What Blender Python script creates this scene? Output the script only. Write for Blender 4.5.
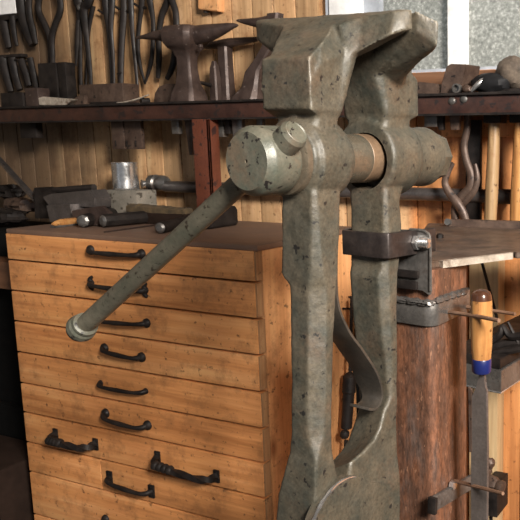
import bpy, bmesh, math, random
from mathutils import Vector, Matrix, noise
random.seed(7)
D = bpy.data
col = bpy.context.scene.collection
for o in list(D.objects): D.objects.remove(o)
scn = bpy.context.scene

# ------------------------------------------------------------------ camera, world, lights
YAW, PITCH, FPX, PPX = math.radians(23.55), math.radians(9.05), 724.8, 466.2
CAM = Vector((0, 0, 1.0))
FW = Vector((-math.sin(YAW)*math.cos(PITCH), math.cos(YAW)*math.cos(PITCH), -math.sin(PITCH)))
RT = Vector((math.cos(YAW), math.sin(YAW), 0))
UP = RT.cross(FW)
cd = D.cameras.new('camera'); co = D.objects.new('camera', cd); col.objects.link(co)
co.matrix_world = Matrix(((RT.x, UP.x, -FW.x, CAM.x), (RT.y, UP.y, -FW.y, CAM.y), (RT.z, UP.z, -FW.z, CAM.z), (0, 0, 0, 1)))
cd.sensor_fit = 'HORIZONTAL'; cd.sensor_width = 36; cd.lens = FPX/520*36
cd.shift_x = (260-PPX)/520; cd.clip_start = .02
cd.dof.use_dof = True; cd.dof.focus_distance = .80; cd.dof.aperture_fstop = 45
scn.camera = co

w = D.worlds.new('world'); scn.world = w; w.use_nodes = True
w.node_tree.nodes['Background'].inputs[0].default_value = (.88, .92, 1, 1)
w.node_tree.nodes['Background'].inputs[1].default_value = .21

def area(name, loc, target, size, power, color, spread=180):
    l = D.lights.new(name, 'AREA'); l.shape = 'RECTANGLE'; l.size, l.size_y = size
    l.energy = power; l.color = color; l.spread = math.radians(spread)
    o = D.objects.new(name, l); col.objects.link(o); o.location = loc
    o.rotation_euler = (Vector(target)-Vector(loc)).to_track_quat('-Z', 'Y').to_euler()
area('key_light', (1.15, -.38, 1.85), (-.75, 1.1, .72), (.5, .5), 86, (1, .93, .84), 130)  # unseen soft key from the upper right front
area('cool_fill', (-2.0, -1.9, 1.7), (-.9, 1.0, .7), (1.2, 1.4), 4, (.86, .93, 1))  # unseen cool fill, added from the front left
area('sky_daylight', (-.3, 2.3, 2.1), (-.45, 1.43, 1.5), (1.6, 1.2), 26, (.90, .95, 1))
scn.view_settings.view_transform = 'Standard'; scn.view_settings.look = 'None'
scn.view_settings.gamma = 1; scn.view_settings.use_curve_mapping = False
scn.view_settings.exposure = 0.0

# ------------------------------------------------------------------ pixel -> point on a plane of the room
def ray(x, y): return FW + RT*((x-PPX)/FPX) - UP*((y-260)/FPX)
def hit(x, y, p, n):
    d = ray(x, y); return CAM + d*((Vector(p)-CAM).dot(n)/d.dot(n))
def wy(x, y, Y): return hit(x, y, (0, Y, 0), Vector((0, 1, 0)))
def wz(x, y, Z): return hit(x, y, (0, 0, Z), Vector((0, 0, 1)))
def wx(x, y, X): return hit(x, y, (X, 0, 0), Vector((1, 0, 0)))
VA = math.radians(7.5)
AX = Vector((math.sin(VA), math.cos(VA), 0)); UX = Vector((math.cos(VA), -math.sin(VA), 0))
V0 = Vector((-.425, .598, 0))
def V(u, v, z): return V0 + UX*u + AX*v + Vector((0, 0, z))
def vv(x, y, v): return hit(x, y, V(0, v, 0), AX)
def vu(x, y, u): return hit(x, y, V(u, 0, 0), UX)

# ------------------------------------------------------------------ materials
def N(nt, t, **k):
    n = nt.nodes.new(t)
    for a, b in k.items(): setattr(n, a, b)
    return n
def base_mat(name):
    m = D.materials.new(name); m.use_nodes = True; nt = m.node_tree
    return m, nt, nt.nodes['Principled BSDF'], N(nt, 'ShaderNodeTexCoord')
def noise_n(nt, vec, scale, detail=5, rough=.6, sc=None):
    if sc:
        mp = N(nt, 'ShaderNodeMapping'); mp.inputs['Scale'].default_value = sc
        nt.links.new(vec, mp.inputs[0]); vec = mp.outputs[0]
    n = N(nt, 'ShaderNodeTexNoise'); n.inputs['Scale'].default_value = scale
    n.inputs['Detail'].default_value = detail; n.inputs['Roughness'].default_value = rough
    nt.links.new(vec, n.inputs['Vector']); return n.outputs['Fac']
def ramp(nt, fac, stops):
    r = N(nt, 'ShaderNodeValToRGB'); e = r.color_ramp.elements
    while len(e) < len(stops): e.new(.5)
    for i, (p, c) in enumerate(stops):
        e[i].position = p; e[i].color = (c, c, c, 1) if isinstance(c, (int, float)) else (*c, 1)
    nt.links.new(fac, r.inputs[0]); return r.outputs[0]
def mix(nt, f, a, b, mode='MIX'):
    m = N(nt, 'ShaderNodeMix', data_type='RGBA', blend_type=mode)
    for s, v in ((m.inputs[0], f), (m.inputs[6], a), (m.inputs[7], b)):
        if isinstance(v, (int, float)): s.default_value = v
        elif isinstance(v, tuple): s.default_value = (*v, 1)
        else: nt.links.new(v, s)
    return m.outputs[2]
def bump(nt, bs, h, strength, dist):
    b = N(nt, 'ShaderNodeBump'); b.inputs['Strength'].default_value = strength; b.inputs['Distance'].default_value = dist
    nt.links.new(h, b.inputs['Height']); nt.links.new(b.outputs[0], bs.inputs['Normal'])

def mapr(nt, v, a, b):
    m = N(nt, 'ShaderNodeMapRange'); nt.links.new(v, m.inputs[0]); m.inputs[1].default_value = a; m.inputs[2].default_value = b; return m.outputs[0]
def metal(name, c1, c2, rough=.45, metallic=.4, chip=None, chip_at=.68, chip_scale=60, edge=None, sc=14, bs=.35, stain=None, bd=.0015, stretch=None, grain=.35, spec=.5):
    m, nt, p, tc = base_mat(name); o = tc.outputs['Object']
    if stretch:
        mp = N(nt, 'ShaderNodeMapping'); mp.inputs['Scale'].default_value = stretch; nt.links.new(o, mp.inputs[0]); o = mp.outputs[0]
    c = ramp(nt, noise_n(nt, o, sc), [(.32, c1), (.68, c2)])
    if stain: c = mix(nt, ramp(nt, noise_n(nt, o, sc*.6, 8, .7), [(.52, 0), (.66, .85)]), c, stain)
    fine = noise_n(nt, o, 260, 3, .7)
    c = mix(nt, grain, c, ramp(nt, fine, [(.3, .25), (.7, .75)]), 'OVERLAY')
    p.inputs['Specular IOR Level'].default_value = spec
    h = noise_n(nt, o, 55, 7, .65)
    if chip:
        k = ramp(nt, noise_n(nt, o, chip_scale, 4, .6), [(chip_at, 0), (chip_at+.03, 1)])
        c = mix(nt, k, c, chip)
    if edge:
        g = N(nt, 'ShaderNodeNewGeometry')
        f = ramp(nt, g.outputs['Pointiness'], [(.53, 0), (.60, 1)])
        mm = N(nt, 'ShaderNodeMath', operation='MULTIPLY'); nt.links.new(f, mm.inputs[0]); nt.links.new(ramp(nt, h, [(.35, 0), (.6, .8)]), mm.inputs[1])
        c = mix(nt, mm.outputs[0], c, edge)
    nt.links.new(c, p.inputs['Base Color'])
    p.inputs['Metallic'].default_value = metallic
    nt.links.new(ramp(nt, noise_n(nt, o, 35), [(.3, max(0, rough-.12)), (.7, min(1, rough+.14))]), p.inputs['Roughness'])
    bump(nt, p, h, bs, bd)
    return m
def wood(name, c1, c2, c3, axis=0, sc=1.0, spots=True, board=None, rough=.55, worn=None, knots=True, zone=False):
    m, nt, p, tc = base_mat(name); o = tc.outputs['Object']
    st = [26, 26, 26]; st[axis] = 1.6
    st = tuple(a*sc for a in st)
    g = noise_n(nt, o, 1.4, 6, .62, st)
    c = ramp(nt, g, [(.30, c1), (.50, c2), (.72, c3)])
    st2 = [90, 90, 90]; st2[axis] = 3
    c = mix(nt, .30, c, ramp(nt, noise_n(nt, o, 2.2, 3, .6, tuple(st2)), [(.3, .3), (.7, .68)]), 'OVERLAY')
    big = noise_n(nt, o, 3.2, 4, .6)
    c = mix(nt, .5, c, ramp(nt, big, [(.3, .34), (.7, .60)]), 'OVERLAY')
    if board:
        sx = N(nt, 'ShaderNodeSeparateXYZ'); nt.links.new(o, sx.inputs[0])
        dv = N(nt, 'ShaderNodeMath', operation='DIVIDE'); dv.inputs[1].default_value = board; nt.links.new(sx.outputs[0], dv.inputs[0])
        fl = N(nt, 'ShaderNodeMath', operation='FLOOR'); nt.links.new(dv.outputs[0], fl.inputs[0])
        wn = N(nt, 'ShaderNodeTexWhiteNoise', noise_dimensions='1D'); nt.links.new(fl.outputs[0], wn.inputs['W'])
        c = mix(nt, .6, c, ramp(nt, wn.outputs['Value'], [(0, (.36, .37, .36)), (1, (.64, .60, .56))]), 'OVERLAY')
    if knots:
        s3 = [1, 1, 1]; s3[axis] = .45
        mp = N(nt, 'ShaderNodeMapping'); mp.inputs['Scale'].default_value = tuple(s3); nt.links.new(o, mp.inputs[0])
        vo = N(nt, 'ShaderNodeTexVoronoi'); vo.inputs['Scale'].default_value = 9; nt.links.new(mp.outputs[0], vo.inputs['Vector'])
        k = ramp(nt, vo.outputs['Distance'], [(.06, 1), (.13, 0)])
        c = mix(nt, k, c, (c1[0]*.45, c1[1]*.35, c1[2]*.3))
    if spots:
        k = ramp(nt, noise_n(nt, o, 70, 5, .65), [(.60, 0), (.68, .85)])
        c = mix(nt, k, c, (.07, .030, .012))
        k = ramp(nt, noise_n(nt, o, 17, 6, .72), [(.50, 0), (.72, .75)])
        c = mix(nt, k, c, (.20, .085, .032))
    if worn: c = mix(nt, ramp(nt, noise_n(nt, o, 7, 6, .7), [(.35, .45), (.6, 1)]), c, worn)
    if zone:   # soot and light falloff painted into the far left boards, fresher orange boards at the right
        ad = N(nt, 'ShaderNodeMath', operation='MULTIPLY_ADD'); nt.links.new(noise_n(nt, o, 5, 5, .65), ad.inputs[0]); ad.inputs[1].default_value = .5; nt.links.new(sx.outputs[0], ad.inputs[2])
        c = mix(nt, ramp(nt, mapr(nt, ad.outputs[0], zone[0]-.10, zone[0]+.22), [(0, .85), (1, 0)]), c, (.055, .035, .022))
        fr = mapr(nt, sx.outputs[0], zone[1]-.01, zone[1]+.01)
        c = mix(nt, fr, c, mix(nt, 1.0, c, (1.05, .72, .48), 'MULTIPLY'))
    nt.links.new(c, p.inputs['Base Color']); p.inputs['Roughness'].default_value = rough
    bump(nt, p, g, .25, .002)
    return m
def plain(name, c, rough=.5, metallic=0):
    m, nt, p, tc = base_mat(name); o = tc.outputs['Object']
    cc = ramp(nt, noise_n(nt, o, 30), [(.3, tuple(x*.75 for x in c)), (.7, tuple(min(1, x*1.2) for x in c))])
    nt.links.new(cc, p.inputs['Base Color']); p.inputs['Roughness'].default_value = rough; p.inputs['Metallic'].default_value = metallic
    if max(c) < .04: p.inputs['Specular IOR Level'].default_value = .08
    return m

M = {}
VK = dict(chip=(.012, .011, .010), chip_at=.635, chip_scale=95, stain=(.078, .056, .038), sc=30, bs=.7, grain=.6)
M['vise'] = metal('vise_paint', (.036, .037, .029), (.080, .066, .046), .50, .05, edge=(.30, .27, .21), **VK)
M['visepart'] = metal('vise_part_paint', (.036, .037, .029), (.080, .066, .046), .50, .05, **VK)
M['drum'] = metal('vise_drum_paint', (.060, .068, .052), (.108, .100, .076), .46, .08, chip=(.013, .011, .010), chip_at=.60, chip_scale=130, stain=(.115, .085, .058), sc=34, bs=.6)
M['tan'] = metal('screw_reflection_tan', (.12, .078, .048), (.19, .122, .074), .45, .2, sc=30)  # warm reflection on the screw put into a tan colour
M['handle'] = metal('vise_handle_steel', (.072, .072, .054), (.118, .106, .080), .38, .25, chip=(.024, .018, .012), chip_at=.61, chip_scale=150, edge=(.3, .27, .2), sc=40, bs=.5)
M['spring'] = metal('spring_steel', (.045, .040, .034), (.085, .070, .056), .42, .4, sc=22)
M['screw'] = metal('greasy_screw', (.095, .09, .070), (.17, .13, .09), .28, .5, sc=22)
M['strap'] = metal('black_forged_strap', (.022, .018, .018), (.052, .040, .036), .40, .5, sc=35)
M['iron'] = metal('dark_iron', (.006, .005, .005), (.022, .017, .015), .55, .1, sc=40, spec=.22)
M['tong'] = metal('tong_iron', (.010, .008, .008), (.030, .023, .020), .5, .15, sc=35, spec=.35)
M['rust'] = metal('rusty_tool_steel', (.050, .031, .024), (.105, .068, .050), .50, .35, sc=40, chip=(.02, .014, .012), chip_at=.62)
M['stake'] = metal('stake_steel', (.034, .022, .019), (.075, .050, .042), .48, .35, sc=40, chip=(.16, .125, .11), chip_at=.66, chip_scale=70)
M['grey'] = metal('grey_steel', (.080, .077, .074), (.18, .168, .158), .38, .6, sc=34, stain=(.07, .042, .03))
M['bright'] = metal('bright_steel', (.42, .42, .42), (.70, .70, .70), .22, .9, sc=26, bs=.1)
M['blade'] = metal('file_blade_steel', (.105, .088, .080), (.130, .110, .102), .45, .5, sc=60)
M['post'] = metal('rusty_post_steel', (.160, .066, .034), (.066, .036, .025), .50, .15, sc=60, chip=(.22, .11, .065), chip_at=.64, chip_scale=240, stain=(.080, .055, .045), bs=1.0, stretch=(1, 1, .30), grain=1.0)
M['red'] = metal('red_oxide_paint', (.085, .022, .011), (.120, .034, .017), .5, .1, sc=30, chip=(.03, .012, .010), chip_at=.58)
M['shelf'] = metal('shelf_angle_paint', (.024, .011, .009), (.060, .024, .016), .45, .25, sc=18, chip=(.02, .013, .012), chip_at=.58)
M['plate'] = metal('bench_plate_steel', (.060, .040, .030), (.125, .083, .060), .42, .25, sc=30, stain=(.028, .021, .018), stretch=(1, 1, 1))
M['band'] = metal('band_steel', (.11, .105, .10), (.23, .215, .20), .32, .7, sc=24, stain=(.08, .045, .03))
M['worn'] = metal('worn_steel_edge', (.34, .29, .235), (.62, .56, .48), .38, .4, sc=50, stain=(.12, .07, .045))
M['pipe'] = metal('pipe_steel', (.070, .062, .060), (.120, .105, .100), .38, .6, sc=26)
M['rod'] = metal('rusty_rod', (.14, .075, .045), (.24, .14, .09), .5, .2, sc=40)
M['drawer'] = wood('drawer_pine', (.40, .150, .045), (.61, .265, .090), (.73, .38, .155), 0, knots=False)
M['side'] = wood('side_pine', (.46, .21, .08), (.62, .31, .13), (.72, .41, .19), 2)
M['top'] = wood('worn_bench_top', (.13, .068, .038), (.21, .115, .068), (.28, .16, .10), 0, worn=(.125, .075, .052), rough=.6, knots=False)
M['endgrain'] = wood('drawer_end_wood', (.17, .085, .035), (.29, .16, .075), (.40, .24, .12), 2, knots=False)
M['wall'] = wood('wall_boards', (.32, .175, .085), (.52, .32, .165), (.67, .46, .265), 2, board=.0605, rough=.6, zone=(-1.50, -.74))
M['pale'] = wood('pale_stud', (.34, .22, .11), (.46, .32, .17), (.56, .41, .23), 2, spots=False, knots=False)
M['orangewood'] = wood('orange_plank', (.52, .21, .065), (.66, .30, .10), (.74, .38, .15), 2)
M['slab'] = wood('brown_slab', (.09, .04, .02), (.15, .07, .035), (.22, .11, .06), 0, knots=False)
M['hickory'] = wood('hammer_handle_wood', (.15, .09, .04), (.28, .175, .085), (.42, .28, .15), 2, sc=2, spots=True, knots=False, rough=.4)
M['filewood'] = wood('file_handle_wood', (.20, .08, .028), (.37, .175, .058), (.50, .28, .11), 2, sc=2, spots=True, knots=False, rough=.25)
M['burn'] = wood('dark_handle_end', (.02, .009, .006), (.06, .024, .013), (.12, .05, .025), 2, knots=False, rough=.22)
M['blue'] = plain('blue_ferrule', (.006, .012, .085), .35)
M['white'] = plain('white_paint', (.90, .90, .90), .5)
M['frame'] = plain('grey_window_frame', (.36, .39, .44), .5)
M['black'] = plain('black_void_shade', (.004, .004, .004), .9)  # flat black that puts the shade of gaps and openings into the colour
M['leather'] = plain('black_leather', (.014, .014, .015), .4)
M['floor'] = plain('concrete_floor', (.10, .09, .08), .8)
M['ceil'] = plain('ceiling_board', (.55, .50, .44), .8)
M['plaster'] = plain('workshop_wall_paint', (.30, .24, .18), .8)
M['crate'] = plain('brown_crate', (.020, .012, .009), .8)
M['stone'] = metal('rough_stone', (.13, .12, .10), (.22, .19, .155), .8, 0, sc=18, chip=(.05, .04, .03), chip_at=.6, bs=.8)
M['moss'] = metal('brush_bristle', (.035, .024, .012), (.10, .065, .030), .9, 0, sc=60, bs=1)
M['knot'] = metal('coiled_fibre', (.035, .026, .020), (.13, .10, .075), .85, 0, sc=40, bs=1)
# frosted window glass: translucent, lit by the sky outside
m, nt, p, tc = base_mat('frosted_glass'); o = tc.outputs['Object']
f = noise_n(nt, o, 130, 8, .8); f2 = noise_n(nt, o, 12, 4, .6)
c = ramp(nt, f, [(.34, (.24, .25, .235)), (.52, (.50, .51, .48)), (.66, (.95, .95, .92))])
c = mix(nt, .5, c, ramp(nt, f2, [(.3, .40), (.7, .60)]), 'OVERLAY')
tr = N(nt, 'ShaderNodeBsdfTranslucent'); nt.links.new(c, tr.inputs[0])
gl = N(nt, 'ShaderNodeBsdfDiffuse'); nt.links.new(c, gl.inputs[0])
ms = N(nt, 'ShaderNodeMixShader'); ms.inputs[0].default_value = .35
nt.links.new(tr.outputs[0], ms.inputs[1]); nt.links.new(gl.outputs[0], ms.inputs[2])
nt.links.new(ms.outputs[0], nt.nodes['Material Output'].inputs[0]); M['glass'] = m

# ------------------------------------------------------------------ mesh helpers
def vec(p): return p if isinstance(p, Vector) else Vector(p)
def box(bm, lo, hi, ex=None, bev=0):
    """axis box from lo to hi; ex=(X,Y,Z,origin) gives another frame"""
    lo, hi = vec(lo), vec(hi)
    X, Y, Z, O = ex if ex else (Vector((1, 0, 0)), Vector((0, 1, 0)), Vector((0, 0, 1)), Vector())
    b2 = bmesh.new() if bev else bm
    vs = [b2.verts.new(O+X*x+Y*y+Z*z) for z in (lo.z, hi.z) for y in (lo.y, hi.y) for x in (lo.x, hi.x)]
    for f in ((0, 2, 3, 1), (4, 5, 7, 6), (0, 1, 5, 4), (2, 6, 7, 3), (0, 4, 6, 2), (1, 3, 7, 5)):
        b2.faces.new([vs[i] for i in f])
    if bev:
        bmesh.ops.bevel(b2, geom=b2.edges[:], offset=bev, segments=2, affect='EDGES', profile=.6)
        merge(bm, b2)
def merge(bm, b2):
    mp = {v: bm.verts.new(v.co) for v in b2.verts}
    for f in b2.faces:
        try: bm.faces.new([mp[v] for v in f.verts])
        except ValueError: pass
    b2.free()
def loft(bm, rings, cap=True, close=False):
    R = [[bm.verts.new(vec(p)) for p in r] for r in rings]
    n = len(R[0]); K = len(R)
    for k in range(K if close else K-1):
        a, b = R[k], R[(k+1) % K]
        for i in range(n): bm.faces.new((a[i], a[(i+1) % n], b[(i+1) % n], b[i]))
    if cap and not close: bm.faces.new(R[0][::-1]); bm.faces.new(R[-1])
def tube(bm, pts, r, seg=10, flat=1.0, up=None, cap=True, twist=0, square=False):
    """swept bar; r a number or a list; flat squashes the section along the second axis"""
    P = [vec(p) for p in pts]; n = len(P)
    rr = r if isinstance(r, (list, tuple)) else [r]*n
    T = [(P[min(i+1, n-1)]-P[max(i-1, 0)]).normalized() for i in range(n)]
    ref = vec(up) if up else (Vector((0, 0, 1)) if abs(T[0].z) < .9 else Vector((0, 1, 0)))
    a = T[0].cross(ref).normalized(); rings = []
    for i in range(n):
        a = (a - T[i]*a.dot(T[i])).normalized(); b = T[i].cross(a)
        ph = twist*i/max(1, n-1)
        if square:
            s = [(1, 1), (-1, 1), (-1, -1), (1, -1)]
            q = [(x*math.cos(ph)-y*math.sin(ph), x*math.sin(ph)+y*math.cos(ph)) for x, y in s]
        else: q = [(math.cos(2*math.pi*k/seg+ph), math.sin(2*math.pi*k/seg+ph)) for k in range(seg)]
        rings.append([P[i]+a*(x*rr[i])+b*(y*rr[i]*flat) for x, y in q])
    loft(bm, rings, cap)
def smoothpath(pts, sub=6):
    P = [vec(p) for p in pts]; out = []
    for i in range(len(P)-1):
        p0, p1, p2, p3 = P[max(i-1, 0)], P[i], P[i+1], P[min(i+2, len(P)-1)]
        for k in range(sub):
            t = k/sub
            out.append(.5*((2*p1)+(p2-p0)*t+(2*p0-5*p1+4*p2-p3)*t*t+(3*p1-p0-3*p2+p3)*t**3))
    out.append(P[-1]); return out
def interp(vals, sub=6):
    out = []
    for i in range(len(vals)-1):
        for k in range(sub): out.append(vals[i]+(vals[i+1]-vals[i])*k/sub)
    return out+[vals[-1]]
def stube(bm, pts, r, sub=6, **k):
    rr = interp(r, sub) if isinstance(r, (list, tuple)) else r
    tube(bm, smoothpath(pts, sub), rr, **k)
def lathe(bm, p0, axis, prof, seg=32):
    """prof: list of (distance along axis, radius)"""
    p0, axis = vec(p0), vec(axis).normalized()
    ref = Vector((0, 0, 1)) if abs(axis.z) < .9 else Vector((1, 0, 0))
    a = axis.cross(ref).normalized(); b = axis.cross(a)
    loft(bm, [[p0+axis*t+a*(math.cos(2*math.pi*k/seg)*max(r, 1e-5))+b*(math.sin(2*math.pi*k/seg)*max(r, 1e-5)) for k in range(seg)] for t, r in prof])
def prism(bm, pts, d, bev=0):
    """polygon pts pushed along vector d"""
    b2 = bmesh.new()
    loft(b2, [[vec(p) for p in pts], [vec(p)+vec(d) for p in pts]])
    if bev: bmesh.ops.bevel(b2, geom=b2.edges[:], offset=bev, segments=2, affect='EDGES')
    merge(bm, b2)
def blob(bm, c, r, seg=14, amp=.15, sc=20):
    c = vec(c); r = vec(r) if not isinstance(r, (int, float)) else Vector((r, r, r))
    rings = []
    for i in range(seg+1):
        t = math.pi*i/seg; ring = []
        for k in range(seg*2):
            a = math.pi*k/seg; d = Vector((math.sin(t)*math.cos(a), math.sin(t)*math.sin(a), -math.cos(t)))
            s = 1+amp*noise.noise(d*2.2+c*sc); ring.append(c+Vector((d.x*r.x, d.y*r.y, d.z*r.z))*s + (Vector((0, 0, 0)) if 0 < i < seg else Vector((math.cos(a), math.sin(a), 0))*1e-5))
        rings.append(ring)
    loft(bm, rings)

def wloc(o):
    l = Vector(o.location)
    while o.parent: o = o.parent; l += Vector(o.location)
    return l
def obj(name, bm, mat, parent=None, smooth=True, bevel=0, angle=35, remesh=0, sub=0, cutter=None, disp=0):
    bmesh.ops.recalc_face_normals(bm, faces=bm.faces[:])
    me = D.meshes.new(name); bm.to_mesh(me); bm.free(); me.materials.append(M[mat])
    o = D.objects.new(name, me); col.objects.link(o)
    if remesh or sub or cutter or bevel:
        if bevel:
            b = o.modifiers.new('b', 'BEVEL'); b.width = bevel; b.segments = 2; b.limit_method = 'ANGLE'; b.angle_limit = math.radians(30)
        if remesh:
            r = o.modifiers.new('r', 'REMESH'); r.mode = 'VOXEL'; r.voxel_size = remesh; r.use_smooth_shade = True
            s = o.modifiers.new('s', 'SMOOTH'); s.iterations = 1; s.factor = .5
        if sub:
            s = o.modifiers.new('u', 'SUBSURF'); s.levels = sub; s.render_levels = sub
        co_ = None
        if cutter:
            bmesh.ops.recalc_face_normals(cutter, faces=cutter.faces[:])
            cm = D.meshes.new('cut'); cutter.to_mesh(cm); cutter.free(); co_ = D.objects.new('cut', cm); col.objects.link(co_)
            b = o.modifiers.new('c', 'BOOLEAN'); b.object = co_; b.operation = 'DIFFERENCE'; b.solver = 'FAST' if remesh else 'EXACT'
        dg = bpy.context.evaluated_depsgraph_get(); dg.update()
        me2 = D.meshes.new_from_object(o.evaluated_get(dg)); o.modifiers.clear(); o.data = me2; D.meshes.remove(me); me = me2; me.name = name
        if not me.materials: me.materials.append(M[mat])
        if co_: D.objects.remove(co_)
    if disp:
        for v_ in me.vertices: v_.co += v_.normal*(disp*noise.noise(v_.co*38)+disp*.5*noise.noise(v_.co*110))
    if smooth:
        me.polygons.foreach_set('use_smooth', [True]*len(me.polygons))
        me.set_sharp_from_angle(angle=math.radians(angle if not remesh else 60))
    if parent:
        o.parent = parent; me.transform(Matrix.Translation(-wloc(parent)))
    else:
        n = len(me.vertices)
        lo = Vector([min(v_.co[i] for v_ in me.vertices) for i in range(3)]); hi = Vector([max(v_.co[i] for v_ in me.vertices) for i in range(3)])
        b = Vector(((lo.x+hi.x)/2, (lo.y+hi.y)/2, lo.z)); me.transform(Matrix.Translation(-b)); o.location = b
    return o
def thing(name, label, cat, loc, group=None):
    o = D.objects.new(name, None); col.objects.link(o); o.location = loc; o.empty_display_size = .05
    o['label'] = label; o['category'] = cat
    if group: o['group'] = group
    return o
def tag(o, label, cat, group=None):
    o['label'] = label; o['category'] = cat
    if group: o['group'] = group
    return o
def struct(name, bm, mat, parent=None, **k):
    o = obj(name, bm, mat, parent, **k)
    if not parent: o['kind'] = 'structure'
    return o
B = bmesh.new

# ------------------------------------------------------------------ setting
WY = 1.40
XL, XR, YF, ZC = -3.2, 2.4, -2.4, 2.7
b = B(); box(b, (XL-.1, YF, -.08), (XR+.1, WY+.12, 0)); struct('floor', b, 'floor')
b = B(); box(b, (XL-.1, YF, ZC), (XR+.1, WY+.12, ZC+.08)); struct('ceiling', b, 'ceil')
b = B(); box(b, (XL-.1, YF, 0), (XL, WY, ZC)); struct('wall_left', b, 'plaster')
b = B(); box(b, (XR, YF, 0), (XR+.1, WY, ZC)); struct('wall_right', b, 'plaster')
# back wall of narrow vertical boards around the window opening
wx0, wx1, wz0, wz1 = wy(328, 40, WY).x, .35, 1.150, 2.10
b = B(); pitch = .0605; i0 = math.floor(XL/pitch)
i = i0
while i*pitch < XR:
    x0, x1 = i*pitch+.0012, (i+1)*pitch-.0012
    segs = [(0, ZC)]
    if x1 > wx0 and x0 < wx1: segs = [(0, wz0), (wz1, ZC)]
    for za, zb in segs: box(b, (x0, WY, za), (x1, WY+.018, zb), bev=.0022)
    i += 1
for za, zb, xa, xb in ((0, wz0, XL, XR), (wz1, ZC, XL, XR), (wz0, wz1, XL, wx0), (wz0, wz1, wx1, XR)): box(b, (xa, WY+.012, za), (xb, WY+.07, zb))
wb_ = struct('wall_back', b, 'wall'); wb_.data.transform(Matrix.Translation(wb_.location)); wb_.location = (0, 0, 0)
# window
win = D.objects.new('window_1', None); col.objects.link(win); win.location = (wx0, WY, wz0); win['kind'] = 'structure'
b = B(); box(b, (wx0, WY-.006, wz0), (wx0+.012, WY+.05, wz1)); xw = wx0+.012
obj('window_frame', b, 'frame', win)
b = B(); box(b, (xw, WY-.012, wz0), (wy(362, 0, WY).x, WY+.05, wz1), bev=.003)
obj('window_frame', b, 'white', win)
xg = wy(362, 0, WY).x
b = B(); box(b, (xg, WY+.005, wz0), (xg+.038, WY+.05, wz1)); box(b, (xg, WY+.0, wz1-.03), (wx1, WY+.05, wz1)); box(b, (wx1-.03, WY, wz0), (wx1, WY+.05, wz1)); box(b, (xg, WY+.004, wz0-.002), (wx1, WY+.05, wz0+.006))
obj('window_frame', b, 'frame', win)
b = B(); box(b, (wy(448, 30, WY).x, WY-.004, wz0-.001), (wy(464, 30, WY).x, WY+.05, wz1), bev=.003); obj('mullion', b, 'white', win)
b = B(); box(b, (xg+.02, WY+.025, wz0), (wx1-.01, WY+.031, wz1)); obj('pane', b, 'glass', win)
b = B(); box(b, (wx0-.02, WY-.012, wz0-.04), (wx1+.02, WY-.0005, wz0-.002), bev=.002); struct('trim_1', b, 'slab')
# studs and batten under the bench on the right
b = B(); box(b, (wy(467, 400, WY-.05).x, WY-.04, 0), (wy(496, 400, WY-.05).x, WY-.001, .83), bev=.003); struct('trim_2', b, 'pale')
b = B(); box(b, (-.66, WY-.016, wy(480, 137, WY).z), (-.30, WY-.001, wy(480, 121, WY).z), bev=.002); struct('trim_3', b, 'orangewood')

# ------------------------------------------------------------------ shelf and its red post
SZ = 1.0955; SY = 1.27
sh = thing('wall_shelf', 'long rusty red angle iron shelf along the board wall above the wooden cabinet', 'shelf', (-1.1, 1.33, 1.05))
b = B(); box(b, (-2.6, SY, 1.056), (.2, SY+.006, SZ-.005), bev=.0015); obj('front_flange', b, 'shelf', sh)
b = B(); box(b, (-2.6, SY-.008, SZ-.005), (.2, WY-.002, SZ), bev=.001); obj('shelf_board', b, 'iron', sh)
b = B(); box(b, (-2.6, SY-.006, 1.054), (.2, SY, 1.058)); obj('lower_lip', b, 'iron', sh)
for x_, y_ in ((452, 101), (464, 99)):
    c = wy(x_, y_, SY); b = B(); lathe(b, (c.x, SY+.001, c.z), (0, -1, 0), [(0, .0075), (.003, .007), (.005, .004)], 12); obj('weld', b, 'grey', sh)
b = B()
xa, xm, xb = wy(198, 160, SY).x, wy(212, 160, SY).x, wy(214, 160, SY).x
box(b, (xa, SY-.012, .8215), (xb, SY-.006, 1.0555), bev=.001); box(b, (xb-.006, SY-.012, .8215), (xb, SY+.020, 1.0555), bev=.001)
tag(obj('shelf_post', b, 'red'), 'red oxide painted angle iron post holding up the shelf on the cabinet', 'post')

# ------------------------------------------------------------------ drawer cabinet
CY, CX0, CX1, CT, CB = 1.0277, -1.533, -.865, .8205, 1.365
cab = thing('drawer_cabinet', 'orange pine cabinet of shallow drawers with forged iron handles', 'cabinet', ((CX0+CX1)/2, 1.2, 0))
b = B(); box(b, (CX0, CY+.002, CT-.010), (CX1+.008, CB, CT), bev=.0015); obj('cabinet_top', b, 'top', cab)
b = B(); box(b, (CX1-.014, CY+.0195, 0), (CX1+.004, CB-.001, CT-.0105), bev=.001); obj('side_panel', b, 'side', cab)
b = B(); box(b, (CX0, CY+.0195, 0), (CX0+.018, CB-.001, CT-.0105), bev=.001); obj('side_panel', b, 'side', cab)
b = B(); box(b, (CX0+.019, CB-.012, 0), (CX1-.015, CB-.002, CT-.011)); obj('back_panel', b, 'side', cab)
b = B(); box(b, (CX0+.019, CY+.03, .001), (CX1-.015, CB-.013, .02)); obj('bottom_panel', b, 'side', cab)
rows = [.812, .753, .685, .6165, .546, .475, .4065, .3355, .265, .161, .08, .006]
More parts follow.
